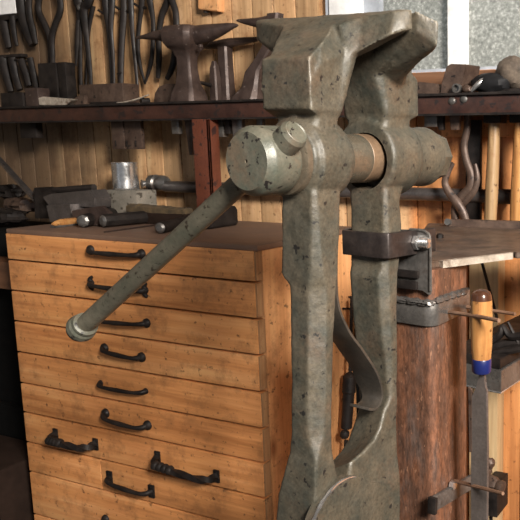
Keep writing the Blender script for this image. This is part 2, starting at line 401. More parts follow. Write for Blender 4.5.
def handle(kind, p, q, out, drop, r, par):
    """a forged bow handle between two points on the cabinet front"""
    P = wy(*p, CY); Q = wy(*q, CY); P.y = Q.y = CY; b = B()
    L = Q-P; O = Vector((0, -out*.78, -drop*.35)); r *= 1.4
    pts = [P, P+O*.6+L*.04, P+O*.95+L*.18, P+O*1.02+L*.5, P+O*.95+L*.82, P+O*.6+L*.96, Q]
    if kind == 'twist':
        stube(b, pts, [r*1.1, r, r*.95, r*.95, r, r, r*1.1], 8, square=True, twist=9)
        for k in range(4): blob(b, P+O*.98+L*(.12+.08*k), r*1.7, 8, .1)
    else:
        stube(b, pts, [r*1.3, r*1.1, r*.8, r*1.05, r*.8, r*1.1, r*1.3], 6, seg=10)
    for E in (P, Q):
        if kind in ('round', 'bold'): lathe(b, E+Vector((0, .002, 0)), (0, -1, 0), [(0, r*2.1), (.005, r*2.0), (.009, r*1.2), (.011, r*.3)], 14)
        elif kind == 'thin': lathe(b, E+Vector((0, .002, 0)), (0, -1, 0), [(0, r*1.6), (.005, r*1.3), (.007, r*.3)], 12)
        elif kind == 'fish':
            for s in (-1, 1): stube(b, [E, E+Vector((-.002, -.002, s*.008)), E+Vector((.004, -.001, s*.014))], [r*1.2, r, r*.5], 4)
            lathe(b, E+Vector((0, .002, 0)), (0, -1, 0), [(0, r*1.5), (.005, r*1.3), (.008, r*.3)], 12)
        elif kind in ('plate', 'twist'):
            w_, h_ = (.008, .014) if kind == 'plate' else (.007, .013)
            box(b, E+Vector((-w_, -.003, -h_)), E+Vector((w_, .001, h_)), bev=.001)
            for s in (-1, 1): lathe(b, E+Vector((0, -.002, s*h_*.6)), (0, -1, 0), [(0, .003), (.0015, .002)], 8)
    obj('handle', b, 'iron', par, angle=45)
H = {0: [('round', (91, 250), (142, 254), .020, .006, .0036)],
     1: [('fish', (92, 283), (146, 290), .022, .004, .0036)],
     2: [('round', (98, 319), (147, 323), .020, .002, .0034)],
     3: [('bold', (105, 348), (142, 357), .020, .004, .0036)],
     4: [('thin', (101, 383), (146, 391), .020, .006, .0032)],
     5: [('bold', (106, 413), (148, 425), .024, .012, .0036)],
     6: [('twist', (56, 434), (96, 444), .034, .008, .0042), ('twist', (158, 457), (217, 476), .032, .010, .0040)],
     7: [('plate', (110, 477), (152, 491), .024, .008, .0036)],
     8: [('bold', (106, 519), (150, 533), .022, .006, .0036)]}
for k in range(len(rows)-1):
    za, zb = rows[k+1]+.0026, rows[k]-.0016
    xs = [(CX0, CX1)] if k != 7 else [(CX0, -1.3025), (-1.3000, CX1)]
    for j, (xa, xb) in enumerate(xs):
        jx = random.uniform(-.002, .002)
        b = B(); box(b, (xa, CY, za), (xb+(jx if xb == CX1 else 0), CY+.019, zb), bev=.0012)
        dr = obj('drawer', b, 'drawer', cab)
        for h in (H.get(k, []) if j == len(xs)-1 else []): handle(*h, dr)
        if xb == CX1:
            b = B(); box(b, (xb+jx-.001, CY+.0022, za+.001), (xb+jx+.0035, CY+.0185, zb-.001)); obj('end_grain', b, 'endgrain', dr)

# ------------------------------------------------------------------ leg vise
UC = -.0325
SC = .9845
VOX = .0020
vise = thing('leg_vise', 'big worn grey green blacksmith leg vise with long screw handle, in the foreground', 'vise', V(UC, .09, 0))
def sect(z, ul, ur, vf, vb, c=.004, cr=None, cb=.003, t=0):
    """a bar section with chamfered corners; cr = chamfer of the front right corner"""
    cr = c if cr is None else cr
    return [V(ul+c, vf, z-t), V(ur-cr, vf, z), V(ur, vf+cr*1.15, z), V(ur, vb-cb, z), V(ur-cb, vb, z), V(ul+cb, vb, z-t), V(ul, vb-cb, z-t), V(ul, vf+c, z-t)]
JT = [(-.065, 0, 1.084), (0, 0, 1.083), (-.003, .022, 1.099), (-.012, .044, 1.1135), (-.0215, .060, 1.1235), (-.010, .056, 1.1205), (.008, .069, 1.129), (.046, .0745, 1.132), (.054, .081, 1.134), (.059, .0885, 1.1345), (-.160, .0885, 1.1435), (-.161, .085, 1.141), (-.099, .066, 1.128), (-.063, .011, 1.090)]
JM = [(-.0655, -.001, 1.06), (.001, -.001, 1.06), (.002, .016, 1.080), (.002, .029, 1.085), (.001, .041, 1.090), (-.001, .053, 1.097), (.012, .063, 1.103), (.047, .067, 1.109), (.056, .077, 1.113), (.060, .0885, 1.116), (-.158, .0885, 1.121), (-.159, .084, 1.12), (-.100, .062, 1.100), (-.067, .01, 1.07)]
JL = [(-.066, 0, 1.045), (.0, 0, 1.045), (0, .018, 1.066), (0, .029, 1.070), (0, .040, 1.072), (0, .048, 1.078), (.003, .054, 1.088), (.006, .060, 1.092), (.004, .068, 1.092), (-.006, .074, 1.088), (-.060, .074, 1.078), (-.066, .055, 1.072), (-.066, .035, 1.06), (-.066, .012, 1.05)]
JB = [(-.066, .0, 1.036), (0, 0, 1.034), (0, .02, 1.034), (0, .028, 1.034), (0, .034, 1.034), (0, .040, 1.034), (0, .044, 1.034), (-.001, .047, 1.034), (-.003, .048, 1.034), (-.008, .048, 1.034), (-.060, .048, 1.034), (-.066, .044, 1.034), (-.066, .03, 1.034), (-.066, .012, 1.034)]
JN = [(-.033+(u+.033)*.9, max(v, .013), 1.028) for u, v, z in JB]
RT_ = [(-.065, .172, 1.088), (0, .172, 1.088), (.001, .158, 1.093), (.005, .145, 1.098), (.018, .135, 1.103), (.035, .126, 1.109), (.055, .118, 1.115), (.072, .112, 1.119), (.081, .104, 1.124), (.063, .0925, 1.134), (-.160, .0925, 1.1435), (-.161, .097, 1.141), (-.099, .115, 1.128), (-.063, .165, 1.09)]
RM_ = [(-.0655, .172, 1.082), (.0, .172, 1.082), (.001, .158, 1.083), (.004, .146, 1.084), (.016, .136, 1.085), (.034, .127, 1.086), (.054, .119, 1.092), (.071, .112, 1.097), (.080, .103, 1.101), (.061, .0925, 1.114), (-.158, .0925, 1.121), (-.159, .098, 1.12), (-.100, .12, 1.10), (-.067, .168, 1.07)]
RL_ = [(-.066, .183, 1.072), (0, .183, 1.074), (0, .172, 1.070), (0, .160, 1.068), (0, .150, 1.066), (.001, .140, 1.066), (.002, .130, 1.068), (.002, .122, 1.072), (0, .114, 1.076), (-.006, .107, 1.076), (-.060, .107, 1.074), (-.066, .125, 1.074), (-.066, .145, 1.066), (-.066, .165, 1.066)]
RB_ = [(-.066, .183, 1.036), (0, .183, 1.034), (0, .172, 1.034), (0, .160, 1.034), (0, .150, 1.034), (0, .140, 1.034), (0, .130, 1.034), (0, .124, 1.034), (-.003, .121, 1.034), (-.008, .121, 1.034), (-.060, .121, 1.034), (-.066, .125, 1.034), (-.066, .145, 1.034), (-.066, .165, 1.034)]
RN_ = [(-.033+(u+.033)*.9, min(v, .171), 1.028) for u, v, z in RB_]
def jaw(b, rear):
    loft(b, [[V(*p) for p in R_] for R_ in ((RN_, RB_, RL_, RM_, RT_) if rear else (JN, JB, JL, JM, JT))])
# front leg
b = B(); jaw(b, False)
b2 = B(); loft(b2, [sect(1.045, -.062, -.002, .014, .046), sect(1.00, -.055, -.004, .006, .044), sect(.950, -.047, -.001, .001, .043), sect(.93, -.048, 0, 0, .041, .004, .005), sect(.892, -.050, 0, 0, .037, .004, .007), sect(.868, -.0515, 0, 0, .035, .003, .009), sect(.862, -.047, 0, 0, .034, .003, .011), sect(.856, -.041, 0, .001, .033, .003, .012), sect(.842, -.0395, 0, 0, .030, .003, .0125), sect(.809, -.039, 0, -.002, .026, .003, .0125), sect(.745, -.037, 0, -.006, .021, .003, .0125), sect(.70, -.037, 0, -.009, .018, .003, .011), sect(.675, -.040, 0, -.010, .018, .003, .002), sect(.655, -.046, 0, -.012, .022, .003, .002), sect(.625, -.056, 0, -.014, .032, .004, .002), sect(.59, -.062, -.001, -.014, .06, .004, .003), sect(.54, -.064, -.002, -.014, .085, .004, .004), sect(.49, -.06, -.004, -.008, .08, .004), sect(.46, -.05, -.012, .0, .05, .004)])
merge(b, b2)
lathe(b, V(UC, -.002, SC), AX, [(0, .036), (.003, .038), (.006, .038), (.009, .0425), (.046, .0435), (.053, .042), (.060, .038)], 48)
for s_ in range(1): pass
obj('front_jaw_leg', b, 'vise', vise, remesh=VOX, disp=.0007)
# washer under the screw head
b = B(); lathe(b, V(UC, -.0105, SC), AX, [(0, .0305), (.002, .0345), (.006, .0355), (.0095, .0355)], 48); obj('washer', b, 'screw', vise)
# rear leg
b = B(); jaw(b, True)
b2 = B(); loft(b2, [sect(1.05, -.063, -.002, .125, .170), sect(1.02, -.060, -.002, .121, .170), sect(.985, -.06, -.002, .119, .172), sect(.955, -.056, -.001, .117, .156), sect(.935, -.054, 0, .116, .146, .004, .004), sect(.905, -.054, 0, .116, .149, .004, .005), sect(.86, -.054, 0, .114, .142, .004, .006), sect(.85, -.053, 0, .110, .139, .004, .009), sect(.80, -.052, 0, .112, .136, .004, .008), sect(.75, -.050, 0, .1175, .136, .004, .006, t=0.008), sect(.705, -.050, 0, .1195, .135, .004, .003, t=0.02), sect(.692, -.051, 0, .108, .134, .004, .003, t=0.028), sect(.674, -.053, 0, .099, .133, .004, .003, t=0.028), sect(.663, -.055, 0, .087, .133, .004, .003, t=0.028), sect(.656, -.056, 0, .066, .133, .004, .003, t=0.028), sect(.652, -.057, 0, .045, .133, .004, .003, t=0.028), sect(.63, -.058, .001, .038, .132, .004, .003, t=0.018), sect(.60, -.058, .005, .040, .131, .004, .004, t=0.006), sect(.57, -.058, .0055, .042, .130, .004, .003), sect(.50, -.056, .005, .05, .128, .004, .003), sect(.44, -.050, -.006, .07, .125, .004)])
merge(b, b2)
lathe(b, V(UC, .118, SC), AX, [(0, .0425), (.004, .045), (.052, .0455), (.060, .043), (.066, .038)], 48)
cut = B(); lathe(cut, V(UC+.002, .09, SC-.0035), AX, [(0, .0325), (.055, .0325)], 48)
obj('rear_jaw_leg', b, 'vise', vise, remesh=VOX, cutter=cut, disp=.0007)
b = B(); loft(b, [sect(.445, -.048, -.008, .072, .123, .004), sect(.30, -.045, -.014, .085, .122, .004), sect(.0, -.043, -.02, .09, .12, .004)]); obj('leg_stem', b, 'visepart', vise, angle=20)
# pivot cheek: round side plate
b = B()
cheek = []
for k in range(30):
    a = math.radians(215-155*k/29)
    cheek.append((.022+.055*math.cos(a), .588+.055*math.sin(a)))
cheek += [(.075, .618), (.125, .595), (.125, .46), (.03, .46)]
prism(b, [V(-.004, v, z) for v, z in cheek], UX*.0105, bev=.0012)
obj('pivot_cheek', b, 'visepart', vise, angle=50)
b = B(); lathe(b, V(-.064, .045, .56), UX, [(0, .012), (.002, .016), (.068, .016), (.0755, .012)], 24); obj('pivot_bolt', b, 'visepart', vise)
b = B(); pts = [V(.0068, .022+.0545*math.cos(a), .588+.0545*math.sin(a)) for a in [math.radians(66+126*i/19) for i in range(20)]]
tube(b, pts, [.0006+.0016*math.sin(math.pi*min(1, (i+1)/9)/2)*(1 if i < 15 else (20-i)/6)*(1+.3*math.sin(i*2.1)) for i in range(20)], 8); obj('worn_rim', b, 'bright', vise)
# screw head drum, with hole in the disc, screw, handle
b = B(); lathe(b, V(UC, -.055, SC), AX, [(.008, 0), (.008, .0017), (0, .0018), (0, .0275), (.0015, .0285), (.006, .0325), (.0085, .0335), (.037, .0338), (.041, .032), (.0445, .028)], 56)
obj('screw_head', b, 'drum', vise, angle=30)
b = B(); lathe(b, V(UC, -.012, SC), AX, [(0, .026), (.01, .027), (.15, .027), (.17, .026)], 48); so = obj('screw', b, 'screw', vise)
b = B(); lathe(b, V(UC, .104, SC), AX, [(0, .0270), (.0005, .0275), (.03, .0275), (.031, .026)], 48); obj('reflection_band', b, 'tan', so)  # tan band paints the cabinet's reflection onto the screw end
b = B(); lathe(b, V(UC, .172, SC), AX, [(0, .0405), (.008, .039), (.012, .0362), (.052, .0362), (.056, .0375), (.062, .0375), (.066, .034)], 48)
lathe(b, V(UC, .236, SC), AX, [(0, .034), (.022, .033), (.030, .027), (.031, .015)], 8)
obj('screw_box', b, 'visepart', vise, angle=30)
HP, HQ = V(-.366, -.031, .774), V(.011, -.031, 1.0125)
hd = (HQ-HP).normalized()
b = B(); lathe(b, HP, hd, [(0, .0115), (.1, .0112), (.33, .0108), ((HQ-HP).length-.010, .0112), ((HQ-HP).length-.008, .0105)], 28)
hh = obj('screw_handle', b, 'handle', vise)
b = B(); lathe(b, HP-hd*.014, hd, [(0, .004), (.001, .0095), (.005, .0150), (.012, .0178), (.018, .0172), (.022, .0145), (.0235, .0158), (.0265, .0152), (.028, .012)], 28); obj('handle_knob', b, 'drum', hh, angle=25)
b = B(); lathe(b, HQ-hd*.034, hd, [(0, .0125), (.001, .0142), (.028, .0142), (.0325, .0120), (.0330, .0112), (.0322, .0100), (.0322, .0001)], 28); obj('handle_end', b, 'drum', hh, angle=25)
# leaf spring
prof = smoothpath([(.044, .95, 0), (.041, .895, 0), (.0405, .836, 0), (.057, .799, 0), (.080, .771, 0), (.105, .737, 0), (.114, .712, 0), (.111, .699, 0), (.100, .695, 0), (.088, .699, 0)], 6)
b = B(); rings = []
for i, p_ in enumerate(prof):
    a_ = prof[min(i+1, len(prof)-1)]-prof[max(i-1, 0)]; nn = Vector((-a_.y, a_.x)).normalized()*.0016
    wl = .046 if p_.y > .72 else .046-.010*min(1, (.72-p_.y)/.02)
    rings.append([V(-wl, p_.x-nn.x, p_.y-nn.y), V(-.008, p_.x-nn.x, p_.y-nn.y), V(-.008, p_.x+nn.x, p_.y+nn.y), V(-wl, p_.x+nn.x, p_.y+nn.y)])
loft(b, rings); obj('leaf_spring', b, 'spring', vise, angle=40, bevel=.0004)

# ------------------------------------------------------------------ clamp strap that holds the vise to the bench
st = thing('vise_bracket', 'black forged strap bolted round the rear leg of the vise', 'bracket', V(0, .14, .86))
b = B()
path = [V(-.060, .155, .887), V(-.0625, .118, .887), V(-.058, .111, .887), V(-.002, .109, .887), V(.0055, .112, .887), V(.006, .118, .887), V(.006, .205, .884)]
rings = []
for i, p_ in enumerate(path):
    t = (path[min(i+1, 6)]-path[max(i-1, 0)]).normalized(); n_ = Vector((t.y, -t.x, 0))
    h = .0145
    rings.append([p_+n_*.003+Vector((0, 0, -h)), p_+n_*.003+Vector((0, 0, h)), p_-n_*.003+Vector((0, 0, h)), p_-n_*.003+Vector((0, 0, -h))])
loft(b, rings); obj('strap', b, 'strap', st, bevel=.0015)
b = B(); c = V(.010, .160, .886)
lathe(b, c, UX, [(0, .0095), (.005, .0095), (.0055, .0058), (.019, .0056), (.020, .003)], 6)
for k in range(6): lathe(b, c+UX*(.006+.0022*k), UX, [(0, .0056), (.0008, .0066), (.0016, .0056)], 14)
obj('bolt', b, 'bright', st)

# ------------------------------------------------------------------ bench plate, angle bracket, post
PZ = .8600
pl = thing('bench_plate', 'rusty brown steel plate forming the bench top behind the vise', 'workbench top', V(.1, .3, PZ-.01))
b = B()
P_ = [wz(430, 262, PZ), wz(440, 260, PZ), wz(514, 251.5, PZ), wz(516, 252.5, PZ), wz(640, 252, PZ), wz(640, 227, PZ), wz(428, 223, PZ), wz(415, 240, PZ)]
prism(b, P_, (0, 0, -.008), bev=.0012); obj('plate', b, 'plate', pl)
b = B(); q0, q1 = wz(441, 260.6, PZ), wz(511, 252.2, PZ); tube(b, [q0-Vector((0, 0, .0045)), q1-Vector((0, 0, .0045))], [.0042, .0042], square=True); obj('worn_edge', b, 'worn', pl)
b = B(); q0, q1 = wz(450, 226, PZ), wz(640, 232, PZ)
tube(b, [q0+Vector((0, 0, .006)), q1+Vector((0, 0, .006))], .006, square=True); obj('back_rail', b, 'rust', pl)
b = B(); lathe(b, wz(440, 238, PZ)-Vector((0, 0, .001)), (0, 0, 1), [(0, .0055), (.006, .0055), (.008, .003)], 6); obj('bolt', b, 'iron', pl)
b = B(); lathe(b, q0+Vector((0, 0, .006)), (0, -1, .2), [(0, .006), (.012, .006)], 10); obj('bolt', b, 'grey', pl)
# bracket
br = thing('angle_bracket', 'grey steel angle bracket with worn bright edge at the corner of the bench plate', 'bracket', V(0, .166, .82))
b = B()
pts = [V(-.035, .165, .828), V(.016, .165, .828)] + [V(.0245, .165, .822), V(.0265, .165, .826)] + [V(.0265, .165, .888), V(.024, .165, .897), V(.016, .165, .900), V(-.035, .165, .898)]
prism(b, pts, AX*.005, bev=.0008); obj('bracket_plate', b, 'grey', br)
b = B(); rim = smoothpath([V(.027, .1645, .828), V(.0275, .1645, .885), V(.0245, .1645, .896), V(.016, .1645, .900), V(-.002, .1645, .900)], 5)
tube(b, rim, .0016, 6); obj('worn_rim', b, 'band', br)
b = B(); box(b, (-.036, .160, .842), (.012, .1649, .851), ex=(UX, AX, Vector((0, 0, 1)), V0), bev=.0015); box(b, (-.036, .159, .828), (.010, .1649, .838), ex=(UX, AX, Vector((0, 0, 1)), V0), bev=.0015); obj('weld_pads', b, 'iron', br)

FR = (UX, AX, Vector((0, 0, 1)), V0)
post = thing('bench_post', 'heavy rust brown square steel post under the bench plate', 'post', V(-.02, .22, 0))
def rr_ring(z, u0, u1, v0, v1, r, n=6):
    out = []
    for cu, cv, a0 in ((u0+r, v0+r, math.pi), (u1-r, v0+r, 1.5*math.pi), (u1-r, v1-r, 0), (u0+r, v1-r, .5*math.pi)):
        for k in range(n+1):
            a = a0+.5*math.pi*k/n; out.append(V(cu+r*math.cos(a), cv+r*math.sin(a), z))
    return out
zs = [i*.02 for i in range(43)]+[.8515]
pu0, pu1, pv0, pv1 = -.075, .0255, .171, .258
b = B(); loft(b, [rr_ring(z, pu0, pu1, pv0, pv1, .011) for z in zs]); obj('square_tube', b, 'post', post, angle=60)
# steel band with two hook rods
bd = thing('steel_band', 'grey steel band clamped round the rusty post just below the bench plate', 'band', V(0, .17, .78))
b = B(); zt = vu(432, 304, .028).z; z0b, z1b = .783, .8115
ring = [p for p in rr_ring(0, pu0-.0045, pu1+.0045, pv0-.0045, pv1+.0045, .015, 8)]
ringi = [p for p in rr_ring(0, pu0-.0006, pu1+.0006, pv0-.0006, pv1+.0006, .0115, 8)]
rings = []
for po, pi_ in zip(ring, ringi):
    v_ = (po-V0).dot(AX); lift = .004*max(0, (v_-pv0)/.09)
    rings.append([po+Vector((0, 0, z0b+lift)), po+Vector((0, 0, z1b+lift)), pi_+Vector((0, 0, z1b+lift)), pi_+Vector((0, 0, z0b+lift))])
loft(b, rings, close=True); obj('band', b, 'band', bd, bevel=.001)
b = B()
for i in range(9):
    if i == 4: obj('weld_bead', b, 'grey', bd); b = B()
    base = V(pu1-.058+.017*i, pv0-.003, z1b+.001) if i < 4 else V(pu1+.002, pv0+.012+(i-4)*.014, z1b+.003)
    blob(b, base, Vector((.012, .006, .004)) if i < 4 else Vector((.006, .011, .0045)), 8, .5)
obj('weld_bead', b, 'grey', bd)
r0, r1 = vu(448, 312, .0285), vv(499, 320.5, .160)
b = B(); tube(b, [r0, r0.lerp(r1, .5)+Vector((0, 0, .0008)), r1], [.0026, .0026, .0024], 8); obj('hook_rod', b, 'rod', bd)
r2, r3 = vu(466, 307, .0285), vv(515, 314, .222)
b = B(); tube(b, [r2, r3], [.0026, .0022], 8); obj('hook_rod', b, 'rod', bd)
# lower flat hook
lh = thing('lower_hook_bar', 'short flat steel hook bar with a nail rod near the foot of the post', 'hook', V(.03, .2, .55))
b = B(); p0, p1 = vu(431, 505, .029), vu(472, 481, .029)
box(b, (-.002, 0, -.010), (.003, (p1-p0).length+.02, .010), ex=(UX, (p1-p0).normalized(), UX.cross((p1-p0).normalized()), p0), bev=.0012); obj('flat_bar', b, 'grey', lh)
b = B(); box(b, (-.0035, -.003, -.0105), (.008, .003, .0105), ex=(UX, (p1-p0).normalized(), UX.cross((p1-p0).normalized()), p0), bev=.0012); obj('bar_end', b, 'iron', lh)
b = B(); c = vu(453, 485, .032); lathe(b, c, UX, [(-.003, .006), (.003, .006), (.0035, .003)], 6); obj('nut', b, 'bright', lh)
b = B(); r0, r1 = vu(455, 481, .033), vv(503, 493.5, .165); tube(b, [r0, r1], [.0027, .0022], 8); obj('hook_rod', b, 'rod', lh)

# ------------------------------------------------------------------ file hanging between the rods
fl = thing('metal_file', 'flat steel file with pale wooden handle and blue collar hanging beside the post', 'file', V(.05, .19, .4))
FV = .190
def fz(x, y): return vv(x, y, FV)
top_, bot_ = fz(481.5, 290), fz(481.5, 361)
ax_ = (bot_-top_).normalized(); L_ = (bot_-top_).length; k_ = L_/71
b = B(); lathe(b, top_+ax_*.011, ax_, [(0, 10.3*k_), (5*k_, 10.6*k_), (20*k_, 10.9*k_), (45*k_, 10.6*k_), (61*k_, 9.2*k_)], 24); obj('wooden_handle', b, 'filewood', fl)
b = B(); lathe(b, top_-ax_*.001, ax_, [(0, .001), (.8*k_, 5.5*k_), (3*k_, 8.6*k_), (6*k_, 9.9*k_), (10.5*k_, 10.4*k_)], 24); obj('handle_butt', b, 'burn', fl)
b = B(); lathe(b, top_+ax_*(68*k_), ax_, [(0, 9.3*k_), (1*k_, 9.8*k_), (13*k_, 9.6*k_), (14.5*k_, 8.6*k_), (14.6*k_, 2*k_)], 24); obj('collar', b, 'blue', fl)
b = B()
sh_ = [(479, 373), (484, 373), (484, 383), (486.5, 392), (487, 450), (485.5, 700), (470.5, 700), (471, 450), (470.5, 398), (477, 386)]
prism(b, [fz(*p_) for p_ in sh_], AX*.005, bev=.0007); obj('blade', b, 'blade', fl)
b = B(); prism(b, [fz(*p_)-AX*.0008 for p_ in [(468.6, 387), (471.8, 390), (472.0, 452), (469.6, 452)]], AX*.003); obj('blade_edge', b, 'rust', fl)

# black rod leaning under the bench, steel tray with dark tools, shackle
b = B(); tube(b, [wy(480.5, 257, 1.24), wy(497, 318, 1.24)], .0032, 8)
tag(obj('iron_rod', b, 'iron'), 'thin black iron rod slanting down from under the bench plate', 'rod')
tr = thing('steel_tray', 'grey welded steel tray holding dark tools to the right of the blue collared file', 'tray', wy(505, 388, 1.0))
TZ = wy(501, 366, .98).z
c0 = wy(501, 371, .98); hh_ = wy(501, 371, .98).z-wy(501, 393, .98).z
b = B(); d1 = Vector((1, -.35, 0)).normalized(); d1 = (hit(524, 357, (0, 0, c0.z), Vector((0, 0, 1)))-c0).normalized(); d0 = (hit(480, 367, (0, 0, c0.z), Vector((0, 0, 1)))-c0).normalized()
q = [c0, c0+d1*.30, c0+d1*.30+d0*.10, c0+d0*.10]
prism(b, q, (0, 0, -hh_), bev=.001); obj('tray_body', b, 'band', tr)
b = B(); prism(b, [p_+Vector((0, 0, .0005)) for p_ in [q[0]+d0*.004+d1*.004, q[1], q[2], q[3]+d1*.004]], (0, 0, .016), bev=.001); obj('inner_bar', b, 'iron', tr)
b = B(); tube(b, [c0+Vector((0, 0, -hh_)), c0+d1*.3+Vector((0, 0, -hh_))], .0012, 6); tube(b, [c0+Vector((0, 0, -hh_)), c0+d0*.1+Vector((0, 0, -hh_))], .0015, 6); obj('bright_edge', b, 'bright', tr)
tz = c0.z+.017
for nm, lab, pts, r in (('tongs', 'dark forged tongs lying on the steel tray, nearest the file', [(488, 356), (500, 352), (515, 350), (530, 346)], [.009, .008, .007, .007]),
                        ('pliers', 'black curved pliers on the steel tray beneath the slanting rod', [(490, 341), (500, 334), (503, 326), (511, 336), (530, 334)], [.008, .009, .005, .008, .008])):
    b = B(); stube(b, [wy(x_, y_, 1.02 if nm == 'tongs' else 1.045) for x_, y_ in pts], r, 5, seg=8, flat=.8)
    if nm == 'pliers': stube(b, [wy(x_, y_, 1.05) for x_, y_ in [(486, 349), (500, 346), (514, 343), (530, 343)]], [.007, .010, .008, .008], 5, seg=8); stube(b, [wy(x_, y_, 1.045) for x_, y_ in [(508, 322), (513, 332), (519, 344)]], [.002, .003, .003], 5, seg=6)
    tag(obj(nm, b, 'iron'), lab, 'tongs' if nm == 'tongs' else 'pliers')
sk = thing('shackle', 'rusty pipe clamp with a knuckled nut beside the lower end of the file', 'clamp', wy(493, 515, 1.30))
b = B(); blob(b, wy(490, 463, 1.30), Vector((.010, .010, .012)), 9, .3); blob(b, wy(488, 471, 1.30), Vector((.008, .010, .012)), 9, .3); obj('ring', b, 'rust', sk)
b = B(); lathe(b, wy(485, 480, 1.30), (1, -.2, -.1), [(0, .008), (.008, .0155), (.024, .0155), (.030, .011), (.036, .014), (.044, .013), (.046, .006)], 8); obj('nut', b, 'rust', sk)
b = B(); q0 = wy(486, 513, 1.30); q1 = wy(499, 484, 1.30); box(b, (q0.x, 1.29, q0.z), (q1.x, 1.355, q1.z), bev=.002); obj('block', b, 'iron', sk)
b = B(); tube(b, [wy(491, 512, 1.31), wy(491, 545, 1.31)], .004, 8); obj('stem', b, 'iron', sk)

# ------------------------------------------------------------------ long pipe on the wall with its coupling
pp = thing('steel_pipe', 'long horizontal dark steel pipe running along the board wall below the shelf', 'pipe', (-1, 1.368, .88))
b = B(); pa, pb = wy(165, 181, 1.365), wy(512, 197, 1.365); pa.z = pb.z = .897
tube(b, [pa, pb], .0140, 16); obj('pipe', b, 'pipe', pp)
b = B(); xc = wy(165, 180, 1.365).x
lathe(b, (xc-.050, 1.365, .905), (1, 0, 0), [(0, .012), (.004, .020), (.022, .021), (.026, .016), (.034, .020), (.050, .0185), (.058, .0125)], 12); obj('coupling', b, 'grey', pp)
b = B(); lathe(b, (xc-.052, 1.35, .903), (-.5, -1, 0), [(0, .009), (.008, .011), (.010, .006)], 12); obj('plug', b, 'bright', pp)
for x_ in (pb.x-.004,):
    b = B(); lathe(b, (x_-.03, 1.365, .897), (1, 0, 0), [(0, .0152), (.034, .0152), (.036, .010)], 12); obj('end_cap', b, 'iron', pp)

def rad(x, y, Y): return (wy(x, y, Y)-CAM).dot(FW)/FPX
# ------------------------------------------------------------------ shelf load
def shelfbox(name, mat, x0, y0, x1, Y, depth, label, cat, bev=.002, group=None, skew=0):
    a = wy(x0, y0, Y); c_ = wy(x1, y0, Y); b = B()
    lo, hi = (a.x, Y, SZ+.0003), (c_.x, Y+depth, a.z)
    box(b, lo, hi, bev=bev)
    if skew:
        for v_ in b.verts:
            v_.co.x += skew*(v_.co.z-SZ)
    return tag(obj(name, b, mat), label, cat, group)
shelfbox('steel_block', 'iron', 0, 93, 22, 1.285, .05, 'dark rusty block at the far left end of the shelf', 'block')
b = B(); a = wy(24, 88, 1.285); c_ = wy(37, 88, 1.285); box(b, (a.x, 1.285, SZ+.0003), (c_.x, 1.32, a.z), bev=.004)
tag(obj('iron_cube', b, 'stake'), 'small brown iron cube just left of the bright notched steel piece', 'block')
b = B(); a = wy(38, 95.5, 1.283); prism(b, [wy(x_, y_, 1.283) for x_, y_ in [(39, 104), (38, 97), (42, 95.5), (60, 97), (72, 98), (66, 104.3)]], (0, .03, 0), bev=.001)
o = obj('steel_offcut', b, 'worn'); o.location.z = SZ+.0003; tag(o, 'bright notched steel offcut lying on the left part of the shelf', 'offcut')
b = B(); prism(b, [wy(x_, y_, 1.30) for x_, y_ in [(66, 104), (78, 94), (84, 94), (84, 104)]], (0, .03, 0), bev=.001)
o = obj('iron_wedge', b, 'rust'); o.location.z = SZ+.0003; tag(o, 'brown iron wedge leaning at the left side of the hollow bar on the shelf', 'wedge')
sb = B(); a, c_ = wy(78.5, 85, 1.310), wy(122, 84, 1.310)
box(sb, (a.x, 1.310, SZ+.006), (c_.x, 1.36, a.z), bev=.0025)
o = obj('square_bar', sb, 'rust'); o.location.z = SZ+.0065; tag(o, 'long rusty square steel bar lying on the shelf under the hanging tongs', 'bar')
b = B(); a, c_ = wy(90, 102, 1.285), wy(116, 102, 1.285); box(b, (a.x, 1.285, SZ+.0003), (c_.x, 1.365, SZ+.0062), bev=.001)
tag(obj('flat_strip', b, 'iron'), 'flat dark strip lying under the rusty square bar', 'strip')
b = B(); stube(b, [wy(117, 107, 1.262)+Vector((0, 0, .004)), wy(127, 106, 1.275)+Vector((0, 0, .004)), wy(139, 101, 1.30), wy(149, 97, 1.32)], [.002, .0055, .006, .004], 5, flat=.35, up=(0, 0, 1))
o = obj('spoon_tool', b, 'worn'); o.location.z = SZ+.0003; tag(o, 'bright tipped flat scraper poking over the shelf edge', 'scraper')
# half round swage block behind the stake
b = B(); c_ = wy(166, 101, 1.335); pts = [wy(x_, y_, 1.338) for x_, y_ in [(153, 102.5), (154, 92), (158, 85), (166, 82), (180, 82), (180, 102)]]
prism(b, pts, (0, .045, 0), bev=.002); o = obj('swage', b, 'rust'); o.location.z = SZ+.0003
tag(o, 'rounded rusty swage block half behind the big two horned stake', 'block')
b = B(); lathe(b, wy(149, 97.5, 1.33), (-.4, -1, 0), [(0, .0075), (.02, .0075)], 14); o = obj('pipe_stub', b, 'iron'); o.location.z = SZ+.0003
tag(o, 'short dark pipe stub beside the rounded swage block', 'pipe')

def sq(c, w, d, z, ch=.25):
    """octagonal section"""
    x, y = c; k = ch; w *= .95
    return [(x-w, y-d*(1-k), z), (x-w*(1-k), y-d, z), (x+w*(1-k), y-d, z), (x+w, y-d*(1-k), z), (x+w, y+d*(1-k), z), (x+w*(1-k), y+d, z), (x-w*(1-k), y+d, z), (x-w, y+d*(1-k), z)]
